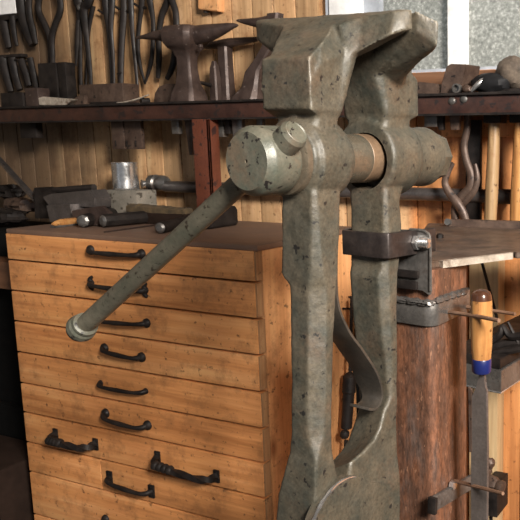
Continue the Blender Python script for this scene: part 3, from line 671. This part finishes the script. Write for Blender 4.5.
# two horned stake anvil
SYA = 1.298; PXM = rad(200, 80, SYA)
st1 = thing('stake_anvil', 'big two horned rusty stake anvil standing on the shelf', 'anvil', (wy(188, 100, SYA).x, SYA, SZ))
def zz(y, x=188, Y=SYA): return wy(x, y, Y).z
b = B(); cx = wy(188, 80, SYA).x
prf = [(101.5, 17, .8), (92, 15, .75), (84, 11.5, .7), (70, 9.5, .7), (58, 9.5, .7), (51, 12, .8), (47, 16, .9), (42, 19, .9), (34, 20, .9), (28, 19, .8), (26.5, 17, .8)]
loft(b, [sq((cx+(0 if y_ > 50 else PXM*(-.5)), SYA), w_*PXM, w_*PXM*d_, zz(y_) if y_ < 101 else SZ+.0003) for y_, w_, d_ in prf]); obj('body', b, 'stake', st1, angle=30, bevel=.001)
b = B(); stube(b, [wy(178, 37, SYA), wy(160, 35.5, SYA), wy(148, 36.5, SYA), wy(135, 38, SYA)], [8*PXM, 6*PXM, 3.4*PXM, .6*PXM], 5, seg=12, flat=.9); obj('horn', b, 'stake', st1)
b = B(); stube(b, [wy(194, 36, SYA), wy(208, 33, SYA), wy(222, 29, SYA), wy(232, 26, SYA), wy(238, 25.3, SYA)], [10*PXM, 8.6*PXM, 5.6*PXM, 3*PXM, .8*PXM], 5, seg=16); obj('horn', b, 'stake', st1)
for x_, y_ in ((170, 33), (183, 34), (193, 33), (177, 46), (200, 46)):
    b = B(); c_ = wy(x_, y_, SYA-.021*.9); lathe(b, c_+Vector((0, .004, 0)), (0, -1, 0), [(0, .0052), (.005, .0045), (.007, .002)], 12); obj('rivet', b, 'stake', st1)
# T stake
TY = 1.372; st2 = thing('t_stake', 'slim T shaped steel stake to the right of the two horned stake', 'stake', (wy(227, 100, TY).x, TY, SZ))
b = B(); cx = wy(228, 80, TY).x
loft(b, [sq((cx-PXM*2, TY), w_*PXM, w_*PXM*.9, wy(228, y_, TY).z if y_ < 101 else SZ+.0003, .3) for y_, w_ in [(101.5, 8), (97, 7.5), (80, 7), (60, 6.5), (47, 6.5)]]); obj('shaft', b, 'stake', st2, angle=30)
b = B(); stube(b, [wy(200, 46, TY), wy(214, 45, TY), wy(228, 43, TY), wy(243, 41, TY), wy(258, 39, TY)], [2.8*PXM, 4.2*PXM, 5*PXM, 3.8*PXM, 2.2*PXM], 4, seg=8); obj('crossbar', b, 'stake', st2)
# hatchet stake
HY = 1.350; st3 = thing('hatchet_stake', 'small upright blunt stake with a thin pin stuck through it', 'stake', (wy(214, 100, HY).x, HY, SZ))
b = B(); cx = wy(215, 80, HY).x
loft(b, [sq((cx, HY), w_*PXM, w_*PXM*.8, wy(215, y_, HY).z if y_ < 101 else SZ+.0003, .3) for y_, w_ in [(101.5, 5.6), (95, 5.4), (80, 5.2), (68, 4.2), (61, 2)]]); obj('shaft', b, 'stake', st3, angle=30)
b = B(); tube(b, [wy(184, 78.5, HY-.022), wy(198, 82, HY-.018), wy(212, 85.5, HY-.008)], [.0025, .0038, .0048], 8); obj('pin', b, 'iron', st3)
# flared stake with horn, half behind the vise
GY = 1.305; st4 = thing('horn_stake', 'flared stake with a pointed horn, half hidden behind the left jaw of the vise', 'stake', (wy(252, 100, GY).x, GY, SZ))
b = B(); 
loft(b, [sq((wy(cx_, 80, GY).x, GY), w_*PXM, w_*PXM*.8, wy(250, y_, GY).z if y_ < 101 else SZ+.0003, .3) for y_, w_, cx_ in [(101.5, 17, 249), (97, 16, 250), (88, 10.5, 253), (72, 9, 256), (62, 7, 262), (48, 7, 271), (30, 7, 276), (16, 7, 278)]]); obj('shaft', b, 'stake', st4, angle=30)
b = B(); stube(b, [wy(279, 20, GY), wy(262, 22.5, GY), wy(250, 22, GY), wy(237, 20.5, GY)], [7*PXM, 5.2*PXM, 3.6*PXM, 1*PXM], 5, seg=12); obj('horn', b, 'stake', st4)

# right part of the shelf
b = B(); prism(b, [wy(x_, y_, 1.30) for x_, y_ in [(416, 93), (417, 80), (437, 82), (440, 93)]], (0, .05, 0), bev=.002)
o = obj('steel_bar_end', b, 'rust'); o.location.z = SZ+.0003; tag(o, 'low rusty steel slab on the shelf between the vise and the wedge block', 'slab')
b = B(); prism(b, [wy(x_, y_, 1.295) for x_, y_ in [(440, 94), (441, 84), (446, 67), (450, 64), (466, 64.5), (462, 80), (461, 94)]], (.012, .045, 0), bev=.0015)
o = obj('wedge_block', b, 'rust'); o.location.z = SZ+.0003; tag(o, 'brown steel wedge block with a slanting side below the window post', 'block')
b = B(); c_ = wy(456, 88, 1.278); rng = []
lathe(b, (c_.x, 1.287, SZ+.0095), (0, -1, 0), [(0, .009), (.009, .009), (.0095, .0062), (.002, .006)], 16)
tag(obj('pipe_nut', b, 'grey'), 'small shiny ring nut lying before the wedge block', 'nut')
b = B(); c_ = wy(465, 88, 1.282); lathe(b, (c_.x-.004, 1.286, SZ+.0085), (1, -.3, 0), [(0, .006), (.004, .008), (.010, .007), (.015, .005)], 12)
tag(obj('copper_fitting', b, 'rust'), 'small copper coloured fitting between the ring nut and the black glove', 'fitting')
b = B(); c_ = wy(492, 86, 1.31); blob(b, (c_.x, 1.31, SZ+.019), Vector((.040, .025, .020)), 12, .18, 9)
b2 = B(); stube(b2, [wy(471, 91, 1.285), wy(478, 84, 1.287), wy(486, 78, 1.295)], [.0035, .005, .004], 4)
gv = thing('leather_pouch', 'black leather pouch with a bright clasp beside the fibre ball', 'pouch', (c_.x, 1.31, SZ))
obj('pouch_body', b, 'leather', gv); obj('clasp', b2, 'bright', gv)
c_ = wy(513, 72, 1.325); b = B(); blob(b, (c_.x, 1.325, c_.z), Vector((.033, .031, .031)), 14, .16, 6)
o = obj('fibre_ball', b, 'knot'); o.location.z = SZ+.006; tag(o, 'round brown ball of coiled fibre on the shelf at the right edge', 'ball')
b = B(); box(b, (c_.x-.03, 1.30, SZ+.0003), (c_.x+.04, 1.35, SZ+.0075), bev=.001); tag(obj('black_slate', b, 'iron'), 'thin black tray under the brown fibre ball', 'tray')

# ------------------------------------------------------------------ tools hanging on the wall
HYW = 1.377
def hang(name, label, cat, mat, parts, group=None, Y=HYW):
    """parts: list of (pixel path, radii in px)"""
    zmin = min(wy(x_, y_, Y).z for pth, r in parts for x_, y_ in pth)
    p0 = parts[0][0][0]
    c_ = wy(*p0, Y); t = thing(name, label, cat, (c_.x, Y, zmin), group)
    for k, (pth, r) in enumerate(parts):
        b = B(); stube(b, [wy(x_, y_, Y-(k % 2)*.010) for x_, y_ in pth], [q_*(1.5 if name == 'curved_tongs' else 1.15)*rad(*pth[0], Y) for q_ in r], 6, seg=8, flat=.75, up=(0, 1, 0))
        obj('arm' if k < 2 else 'detail', b, mat, t, angle=50)
    b = B(); a_ = wy(*p0, Y); lathe(b, (a_.x, WY+.002, a_.z), (0, -1, 0), [(0, .0022), (WY-Y+.02, .0022)], 8); obj('nail', b, 'iron', t)
    return t
hang('loop_tongs', 'large dark loop jawed tongs hanging above the bright steel offcut', 'tongs', 'iron',
     [([(44, -25), (39, 0), (39, 12), (45, 25), (50, 40), (51, 68)], [3, 3, 3, 3, 2.8, 2.5]), ([(54, -25), (60, 0), (60, 12), (55, 25), (52, 40), (53, 68)], [3, 3, 3, 3, 2.8, 2.5])], group='tongs hanging on the board wall')
b = B(); q0, q1 = wy(43, 100, 1.345), wy(67, 62, 1.345)
sp = thing('slotted_iron', 'dark slotted iron standing on the shelf under the loop tongs', 'iron', ((q0.x+q1.x)/2, 1.35, SZ))
box(b, (q0.x, 1.338, SZ+.0003), (q0.x+(q1.x-q0.x)*.66, 1.368, q1.z), bev=.002); obj('body', b, 'iron', sp)
b = B(); box(b, (q0.x+(q1.x-q0.x)*.72, 1.338, SZ+.0003), (q1.x, 1.368, q1.z), bev=.003); obj('side_plate', b, 'iron', sp)
b = B(); box(b, (q0.x+(q1.x-q0.x)*.67, 1.345, SZ+.0003), (q0.x+(q1.x-q0.x)*.71, 1.368, q1.z-.004), bev=.0005); obj('bright_edge', b, 'grey', sp)
hang('flat_tongs', 'dark tongs with round rivet hanging left of the shelf bar', 'tongs', 'iron',
     [([(78, -30), (78, 0), (80, 10), (80, 40), (80.5, 70), (81, 90)], [5, 4.5, 4, 2.4, 2, 1.8]), ([(90, -30), (89, 0), (84, 10), (87, 40), (90, 70), (91, 90)], [5, 4.5, 4, 2.6, 2.2, 1.8]),
      ([(93, 6), (89, 30), (87, 60), (86, 88)], [2.6, 1.6, 1.2, 1.2]), ([(78, 20), (77, 45), (76, 66)], [1.8, 2.2, .8])], group='tongs hanging on the board wall')
b = B(); c_ = wy(80, 7.5, HYW-.012); lathe(b, c_, (0, -1, 0), [(0, .008), (.004, .007), (.006, .003)], 12); tag_ = [o for o in D.objects if o.name.startswith('flat_tongs')][0]; obj('rivet', b, 'grey', tag_)
hang('rein_tongs', 'slender dark tongs hanging with crossing pin, second pair from the loop tongs', 'tongs', 'tong',
     [([(105, -20), (106, 5), (109, 30), (111, 60), (112, 86)], [4, 3.6, 2.6, 2, 1.6]), ([(112, -20), (112, 5), (111, 30), (113, 55), (114, 84)], [3.6, 3, 2.2, 1.8, 1.5]), ([(98, 10), (103, 13), (110, 16)], [1, 1.2, 1.2])], group='tongs hanging on the board wall')
hang('long_tongs', 'long dark tongs whose reins reach down behind the end of the square bar', 'tongs', 'tong',
     [([(124, -20), (124, 10), (122, 40), (121, 70), (121, 92)], [3.6, 3.4, 3, 2.8, 2.6]), ([(130, -20), (131, 8), (133, 40), (136, 70), (138, 98)], [3.4, 2.8, 1.9, 1.7, 1.5]), ([(112, 5), (120, 9), (128, 12)], [1, 1.2, 1.2]), ([(121, 72), (117, 74)], [1, .7])], group='tongs hanging on the board wall')
hang('pointed_nippers', 'open pointed nippers hanging just left of the big stake horn', 'nippers', 'iron',
     [([(143, -20), (142, 2), (140, 20), (138, 40), (139, 60), (145, 84)], [3.4, 2.8, 2, 2, 2.2, .8]), ([(148, -20), (150, 2), (153, 20), (153, 40), (151, 62), (145, 84)], [3.4, 3, 2.2, 2.2, 2.2, .8]), ([(133, 3), (140, 7), (146, 8)], [1, 1.3, 1.3])])
hang('hoof_nippers', 'dark bow handled nippers hanging behind the big stake anvil', 'nippers', 'iron',
     [([(172, -20), (168, 0), (162, 15), (159, 35), (159, 60), (158, 78)], [3, 3.4, 3, 2.6, 3, 2]), ([(166, -20), (172, 0), (176, 15), (176, 40), (173, 65), (167, 79)], [3, 3.2, 3, 3, 3.2, 2.2])])
hang('curved_tongs', 'rust brown curved jaw tongs hanging under the shelf beside the hammer', 'tongs', 'rust',
     [([(467, 108), (467, 128), (464, 145), (466, 160), (471, 175), (470, 187), (463, 195), (457, 203), (455, 213), (456, 224)], [2.6, 2.6, 2.6, 2.8, 3, 3.2, 3.2, 3.4, 3.2, 3]),
      ([(453, 163), (447, 174), (445, 184), (450, 194), (457, 203), (463, 213), (467, 225)], [1.6, 2.4, 2.6, 3, 3.4, 3.2, 2.6]), ([(475, 164), (477, 178), (474, 190), (467, 199), (461, 206)], [1.4, 2.4, 2.6, 2.6, 2])], Y=1.325)
b = B(); box(b, (wy(465, 190, 1.36).x, 1.362, wy(470, 235, 1.36).z), (wy(480, 190, 1.36).x, 1.372, wy(470, 120, 1.36).z), bev=.002)
tag(obj('iron_bar', b, 'iron'), 'flat dark iron bar hanging behind the curved rust brown tongs', 'bar')
# hammer handles
for nm, x_, w_, lab, mt in (('hammer', 492, 5.6, 'hammer with pale spotted wooden handle hanging below the shelf', 'hickory'), ('hoe', 518, 6, 'reddish wooden tool handle at the right edge of the picture', 'filewood')):
    t = thing(nm, lab, nm if nm == 'hammer' else 'tool', wy(x_, 226, 1.33))
    b = B(); stube(b, [wy(x_+3, 107, 1.33), wy(x_+1.5, 150, 1.33), wy(x_-.5, 195, 1.33), wy(x_-2, 226, 1.33)], [w_*k_*rad(x_, 150, 1.33)*1.12 for k_ in (.85, 1, 1.08, 1)], 6, seg=14, up=(0, 1, 0)); obj('handle', b, mt, t)
    b = B(); c_ = wy(x_+3.2, 104, 1.33); box(b, (c_.x-.018, 1.312, 1.0535-.013), (c_.x+.018, 1.348, 1.0535+.030), bev=.003); obj('head', b, 'iron', t)

# left dark wall tools
left = [([(18, -20), (21, 10), (27, 30), (33, 45)], [5, 5, 5, 4]), ([(30, -20), (29, 10), (33, 30), (36, 44)], [3, 3, 3, 2])]
hang('hanging_shears', 'black bladed shears hanging at the dark far left of the wall', 'shears', 'iron', left)
hang('hanging_chisel', 'dark chisel with a light edge hanging below the white box', 'chisel', 'iron', [([(3, 18), (6, 35), (9, 48)], [4, 4, 3]), ([(12, 16), (14, 32), (17, 46)], [3, 2.6, 1.6])])
hang('hanging_punch', 'row of dark punches hanging over the far left block, leftmost', 'punch', 'iron', [([(2, 58), (6, 75), (11, 92)], [5, 4, 3]), ([(12, 58), (15, 75), (20, 90)], [4, 3.6, 3])], group='punches on the far left rail')
hang('hanging_drift', 'dark drift hanging above the small iron cube', 'punch', 'iron', [([(21, 60), (26, 74), (29, 86)], [3.6, 3.4, 3]), ([(30, 58), (33, 72), (37, 90)], [3, 3, 2.6])], group='punches on the far left rail')
b = B(); box(b, (wy(0, 57, 1.38).x-.1, 1.372, wy(0, 57, 1.38).z-.004), (wy(24, 60, 1.38).x, 1.392, wy(0, 57, 1.38).z+.004), bev=.001); tag(obj('tool_rail', b, 'iron'), 'thin black rail carrying punches at the far left wall', 'rail')
# white box top left
b = B(); a, c_ = wy(16, 13, 1.365), wy(0, 19, 1.365); wb = thing('enamel_box', 'white box with dark underside in the top left corner', 'box', (a.x-.1, 1.33, a.z-.01))
box(b, (a.x-.28, 1.365, a.z), (a.x, 1.398, a.z+.18), bev=.002); obj('casing', b, 'white', wb)
b = B(); box(b, (a.x-.27, 1.368, a.z-.014), (a.x-.002, 1.397, a.z-.0004), bev=.002); obj('base', b, 'iron', wb)
# wooden peg block at the top
b = B(); pg = thing('wooden_peg_block', 'small orange wooden block with iron peg on the wall above the stakes', 'block', wy(208, 10, 1.385))
prism(b, [wy(x_, y_, 1.375) for x_, y_ in [(197, -20), (218, -20), (217.5, 11), (198, 9)]], (0, .024, 0), bev=.0015); obj('block', b, 'side', pg)
b = B(); tube(b, [wy(206, 9, 1.387), wy(206, 13, 1.387)], .006, 10); obj('peg', b, 'iron', pg)

# ------------------------------------------------------------------ things hanging under the shelf
uy = 1.30; ZU = 1.0900
def under(name, label, cat, mat, x0, x1, y1, Y=uy, d=.012, taper=1.0, group=None, bev=.0015):
    a, c_ = wy(x0, 120, Y), wy(x1, 120, Y); z0 = wy((x0+x1)/2, y1, Y).z; m_ = (a.x+c_.x)/2; hw = (c_.x-a.x)/2
    b = B(); loft(b, [[(m_-hw*k, Y, z), (m_+hw*k, Y, z), (m_+hw*k, Y+d, z), (m_-hw*k, Y+d, z)] for z, k in ((z0, taper), (z0+(ZU-z0)*.45, (taper+1)/2 if taper < 1 else 1), (ZU, 1))])
    return tag(obj(name, b, mat, bevel=bev), label, cat, group)
hg = thing('strap_hinge', 'rusty double leaf hinge hanging under the shelf above the tin can', 'hinge', wy(119, 150, uy))
a, c_, e_ = wy(110.5, 120, uy), wy(122.5, 120, uy), wy(139.5, 120, uy); z0 = wy(124, 149, uy).z
b = B(); box(b, (a.x, uy, z0), (c_.x, uy+.010, ZU), bev=.0015); obj('hinge_leaf', b, 'rust', hg)
b = B(); box(b, (c_.x+.001, uy+.002, z0), (e_.x, uy+.012, ZU), bev=.0015); obj('hinge_leaf', b, 'rust', hg)
b = B()
for x_ in (116, 127, 136): q = wy(x_, 143, uy); box(b, (q.x-.002, uy-.002, q.z-.008), (q.x+.001, uy+.001, q.z+.006), bev=.0004)
obj('pin', b, 'iron', hg)
under('socket', 'black square socket hanging under the far left of the shelf', 'socket', 'iron', 19, 35, 138, d=.02)
under('iron_spike', 'pointed rusty spike hanging beside the red post', 'spike', 'stake', 183, 194, 155, taper=.25)
under('drift_pin', 'short dark steel drift hanging left of the pointed spike', 'drift', 'grey', 170, 179, 134, taper=.8, group='drifts hanging under the shelf')
under('square_drift', 'square grey drift hanging just right of the red post', 'drift', 'grey', 213, 222, 137, d=.02, group='drifts hanging under the shelf')
under('dark_punch', 'dark punch end hanging between the square drift and the light one', 'punch', 'iron', 224, 229, 134)
under('light_drift', 'pale worn steel drift hanging nearest the vise drum', 'drift', 'grey', 231, 242, 142, taper=.8, group='drifts hanging under the shelf')
under('thin_punch', 'thin steel punch hanging behind the vise drum', 'punch', 'grey', 256, 262, 132)
under('grey_chisel', 'grey chisel head hanging under the shelf just right of the rear jaw', 'chisel', 'grey', 424, 437, 127)
under('black_chisel', 'black chisel head hanging right of the grey chisel', 'chisel', 'iron', 438, 443, 130)
under('steel_wedge', 'rusty steel wedge hanging below the two shelf welds', 'wedge', 'rust', 447, 462, 130, taper=.5)

# ------------------------------------------------------------------ clutter on the cabinet top (z = CT)
def onz(x, y, dz=0): return wz(x, y, CT+dz)
def seat(o, z=CT): o.location.z = z+.0004; return o
# tin can on stone block
sy = 1.27
b = B(); q0, q1 = wy(105, 216, sy), wy(136, 191, sy); box(b, (q0.x, sy, CT+.0004), (q1.x, sy+.062, q1.z), bev=.004)
tag(obj('stone_block', b, 'stone', disp=0), 'rough grey stone block under the shiny tin can', 'block'); stz = q1.z
b = B(); a, c_ = wy(112.5, 189, sy+.035), wy(137, 189, sy+.035); r_ = (c_.x-a.x)/2*.74; hc = wy(125, 163, sy+.035).z-stz
cn = thing('tin_can', 'shiny tin can standing on the grey stone block', 'can', ((a.x+c_.x)/2, sy+.04, stz))
lathe(b, ((a.x+c_.x)/2, sy+.04, stz+.0005), (0, 0, 1), [(0, r_), (.0015, r_*1.02), (.003, r_*.98), (hc-.002, r_*.98), (hc-.0015, r_*1.03), (hc, r_*1.03), (hc+.0004, r_*.97), (.006, r_*.95), (.0055, .001)], 40); obj('can_wall', b, 'bright', cn)
# brush
br_ = thing('wire_brush', 'flat brown bristle brush lying in front of the stone block', 'brush', wz(155, 216, CT))
b = B(); q0, q1 = wy(127, 212, 1.225), wy(184, 212, 1.225)
box(b, (q0.x, 1.222, CT+.0004), (q1.x, 1.255, q0.z+.001), bev=.002); obj('brush_back', b, 'crate', br_)
zt_ = q0.z+.0012; b = B()
rings = []
for k in range(26):
    t = k/25; x_ = q0.x+(q1.x-q0.x)*t; h = .018*(1-.3*t)*(1+.25*noise.noise(Vector((k*.9, 0, 0))))
    rings.append([(x_, 1.223+.004*noise.noise(Vector((k, 3, 0))), zt_), (x_, 1.223, zt_+h*.7), (x_, 1.235, zt_+h), (x_, 1.250, zt_+h*.9), (x_, 1.254, zt_)])
loft(b, rings); obj('bristles', b, 'moss', br_, disp=.0015)
# hammers lying, heads with bright faces
def bar_on(name, label, cat, mat, p, q, r, lift=0, seg=6, facemat=None, flat=1, group=None):
    """p, q pixels of the bar's axis ends on the cabinet top; r radius in m"""
    P = wz(p[0], p[1], CT+r*flat+lift); Q = wz(q[0], q[1], CT+r*flat+lift); b = B()
    n = 6; tube(b, [P.lerp(Q, k/n) for k in range(n+1)], [r[k] if isinstance(r, list) else r for k in range(n+1)] if isinstance(r, list) else r, seg, flat=flat)
    t = thing(name, label, cat, (P.x, P.y, CT+lift), group); bo = obj('shank', b, mat, t, bevel=.0015)
    if facemat:
        b = B(); dd = (P-Q).normalized(); lathe(b, P-dd*.003, dd, [(0, r*.95), (.004, r*.88), (.007, r*.5)], seg); obj('face', b, facemat, t, angle=20)
    return t
bar_on('hex_bar', 'long dark octagonal steel bar with bright hammered end on the cabinet top', 'bar', 'iron', (103, 221), (190, 213), .0150, seg=8, facemat='grey')
bar_on('square_punch', 'shorter dark octagonal bar end beside the long one, nearer the wood chisel', 'bar', 'iron', (83, 221), (112, 214), .0150, seg=8, facemat='grey')
bar_on('flat_rule', 'thin flat steel bar lying in front of the long octagonal bar', 'bar', 'stake', (104, 232), (196, 219), .0035, seg=4, flat=.6)
bar_on('ball_hammer', 'round headed steel drift with a bright face half behind the vise handle', 'drift', 'iron', (160, 228), (190, 221), .0120, seg=16, facemat='grey')
bar_on('small_drift', 'small dark steel drift beside the bright faced one, nearer the vise handle', 'drift', 'iron', (177, 222), (196, 215), .0085, seg=12)
# sledge head to the right
hd_ = thing('sledge_head', 'dark rounded sledge hammer head lying on the cabinet behind the vise handle', 'hammer head', onz(225, 225))
P = wz(205, 229, CT); Q = wz(243, 223, CT); b = B()
dd = (Q-P).normalized(); sd = dd.cross(Vector((0, 0, 1))).normalized()
for_r = []
for t, hgt, w_ in ((0, .010, .012), (.01, .016, .018), (.035, .020, .021), (.075, .0235, .023), (.095, .023, .022), (.102, .016, .015)):
    c_ = P+dd*(t-.012); c_.z = CT+.0005
    for_r.append([c_+sd*w_*a_+Vector((0, 0, hgt*z_)) for a_, z_ in ((-.8, 0), (.8, 0), (1, .3), (1, 1.55), (.75, 1.9), (-.75, 1.9), (-1, 1.55), (-1, .3))])
loft(b, for_r); obj('head', b, 'iron', hd_, bevel=.002)
# wood chisel
b = B(); P = wz(52, 224, CT+.009); Q = wz(76, 221, CT+.009)
ch = thing('wood_chisel', 'short wooden handled chisel on the left of the cabinet top', 'chisel', (P.x, P.y, CT))
dd = (Q-P).normalized(); LL = (Q-P).length
lathe(b, P, dd, [(0, .002), (.006, .005), (.02, .0085), (LL*.7, .0088), (LL, .008)], 14); obj('wooden_handle', b, 'filewood', ch)
b = B(); box(b, (-.002, -.007, -.0085), (.0195+LL, .007, -.004), ex=(dd, dd.cross(Vector((0, 0, 1))), Vector((0, 0, 1)), P+dd*.004)); 
obj('blade', b, 'grey', ch)
# folded sheet offcuts and angle irons
def sheet(name, label, mat, pix, Y, thick, cat='sheet', z=None, rest=True, bev=.001):
    b = B(); prism(b, [wy(x_, y_, Y) for x_, y_ in pix], thick, bev=bev)
    o = obj(name, b, mat)
    if rest: o.location.z = CT+.0004
    return tag(o, label, cat)
sheet('angle_iron', 'upright dark angle iron at the left end of the cabinet top', 'iron', [(35, 222), (34, 191), (38, 192), (47, 200), (52, 222)], 1.20, (.0, .05, 0), 'angle iron')
b = B(); P, Q = wy(36, 192, 1.24), wy(94, 187.5, 1.24); tube(b, [P, Q], .0085, 10)
tag(obj('round_bar', b, 'tong'), 'dark round bar lying on top of the scrap pile on the cabinet', 'bar')
b = B(); prism(b, [wy(x_, y_, 1.175) for x_, y_ in [(42, 197), (50, 194), (90, 190), (95, 199), (95, 208), (70, 206), (50, 208)]], (.0, .045, 0), bev=.002)
tag(obj('bent_plate', b, 'pipe'), 'bent dark grey plate in the scrap pile below the round bar', 'plate')
sheet('channel_iron', 'dark steel channel in the scrap pile behind the wood chisel', 'pipe', [(50, 224), (46, 207), (70, 206), (74, 222)], 1.155, (.01, .06, 0), 'channel')
sheet('rusty_plate', 'rusty brown curved plate leaning in the scrap pile left of the stone block', 'stake', [(73, 218), (71, 204), (80, 202), (100, 199), (108, 206), (109, 219)], 1.14, (0, .012, 0), 'plate')
sheet('dark_offcut', 'small dark angled offcut between the rusty plate and the stone block', 'iron', [(97, 216), (95, 193), (105, 192), (107, 216)], 1.235, (0, .015, 0), 'offcut')
# leaning flat bar at far left
b = B(); P, Q = wy(-4, 156, 1.30), wy(36, 200, 1.215); tube(b, [P, P.lerp(Q, .5), Q], .0062, 4, flat=.6, square=True)
tag(obj('leaning_bar', b, 'pipe'), 'grey flat bar slanting down to the left corner of the cabinet', 'bar')
for nm, lab, pix, Y, mt in (('iron_lump', 'dark iron lump at the far left edge under the slanting bar', (8, 192), 1.33, 'iron'), ('iron_scrap', 'rust brown scrap iron just left of the upright angle iron', (22, 206), 1.28, 'rust'), ('charred_block', 'black charred block at the left end behind the cabinet corner', (10, 217), 1.22, 'iron')):
    c_ = wy(*pix, Y); b = B(); blob(b, c_, Vector((.055, .03, .020)), 9, .45, 5); tag(obj(nm, b, mt, smooth=True, angle=20), lab, 'scrap')

# ------------------------------------------------------------------ left: dark bench
lb = thing('side_bench', 'dark workbench with a brown wooden top at the far left of the cabinet', 'workbench', (-1.9, 1.2, 0))
z1, z0 = wy(5, 262, 1.10).z, wy(5, 289, 1.10).z
b = B(); box(b, (-2.6, 1.10, z0), (CX0-.02, 1.38, z1), bev=.002); obj('bench_top', b, 'slab', lb)
b = B(); box(b, (-2.6, 1.16, .35), (CX0-.03, 1.38, z0-.001)); obj('dark_void_upper', b, 'black', lb)  # black box stands in for the dark opening under the bench top
b = B(); box(b, (-2.6, 1.14, .0), (CX0-.03, 1.38, .349)); obj('dark_void_lower', b, 'black', lb)  # lower part of the same painted dark opening
b = B(); box(b, (-2.6, 1.15, z1+.0005), (CX0-.03, 1.36, .79), bev=.004); tag(obj('dark_void_box', b, 'black'), 'black box filling the dark space on the side bench left of the cabinet', 'case')  # black box put in for the dark space above the bench top
zc = wy(10, 476, .98).z
b = B(); box(b, (-2.1, .98, 0.0005), (CX0-.045, 1.13, zc), bev=.01); tag(obj('floor_crate', b, 'crate'), 'dark brown crate on the floor at the lower left', 'crate')

# ------------------------------------------------------------------ black tool hanging on the cabinet side
bt = thing('hanging_iron_tool', 'black iron clamp screw hanging on the cabinet side between the vise legs', 'tool', wx(347, 470, CX1+.03))
XT = CX1+.032
def tx(x, y): return wx(x, y, XT)
b = B(); tube(b, [tx(352, 296), tx(350, 375)], .004, 8); obj('rod', b, 'iron', bt)
b = B(); q0, q1 = tx(350, 372), tx(346.5, 428); dd = (q1-q0).normalized(); LL = (q1-q0).length
lathe(b, q0, dd, [(0, .004), (.004, .010), (.010, .0145), (LL*.36, .015), (LL*.38, .0125), (LL, .012), (LL+.003, .006)], 14); obj('barrel', b, 'iron', bt)
b = B(); blob(b, tx(343, 434)+Vector((.004, 0, 0)), .0105, 10, .1); obj('ball_end', b, 'iron', bt)
b = B(); tube(b, [tx(346, 440), tx(345, 466)], .0045, 8); obj('tail', b, 'iron', bt)
for y_, x0_ in ((297.5, 349), (309, 343)):
    b = B(); q = wx(356, y_, CX1+.03); tube(b, [wx(x0_, y_-.5, CX1+.007), wx(358, y_, CX1+.012)], .0022, 8); obj('pin', b, 'iron', bt)
b = B(); q0, q1 = wx(357, 290, CX1+.006), wx(357, 470, CX1+.006); box(b, (CX1+.0045, q0.y-.012, q1.z), (CX1+.010, q0.y+.02, q0.z-.02), bev=.001)
tag(obj('gap_shade_strip', b, 'black'), 'long black strip for the dark gap along the back edge of the cabinet side', 'bar')  # black strip paints the darkness of the gap behind the cabinet
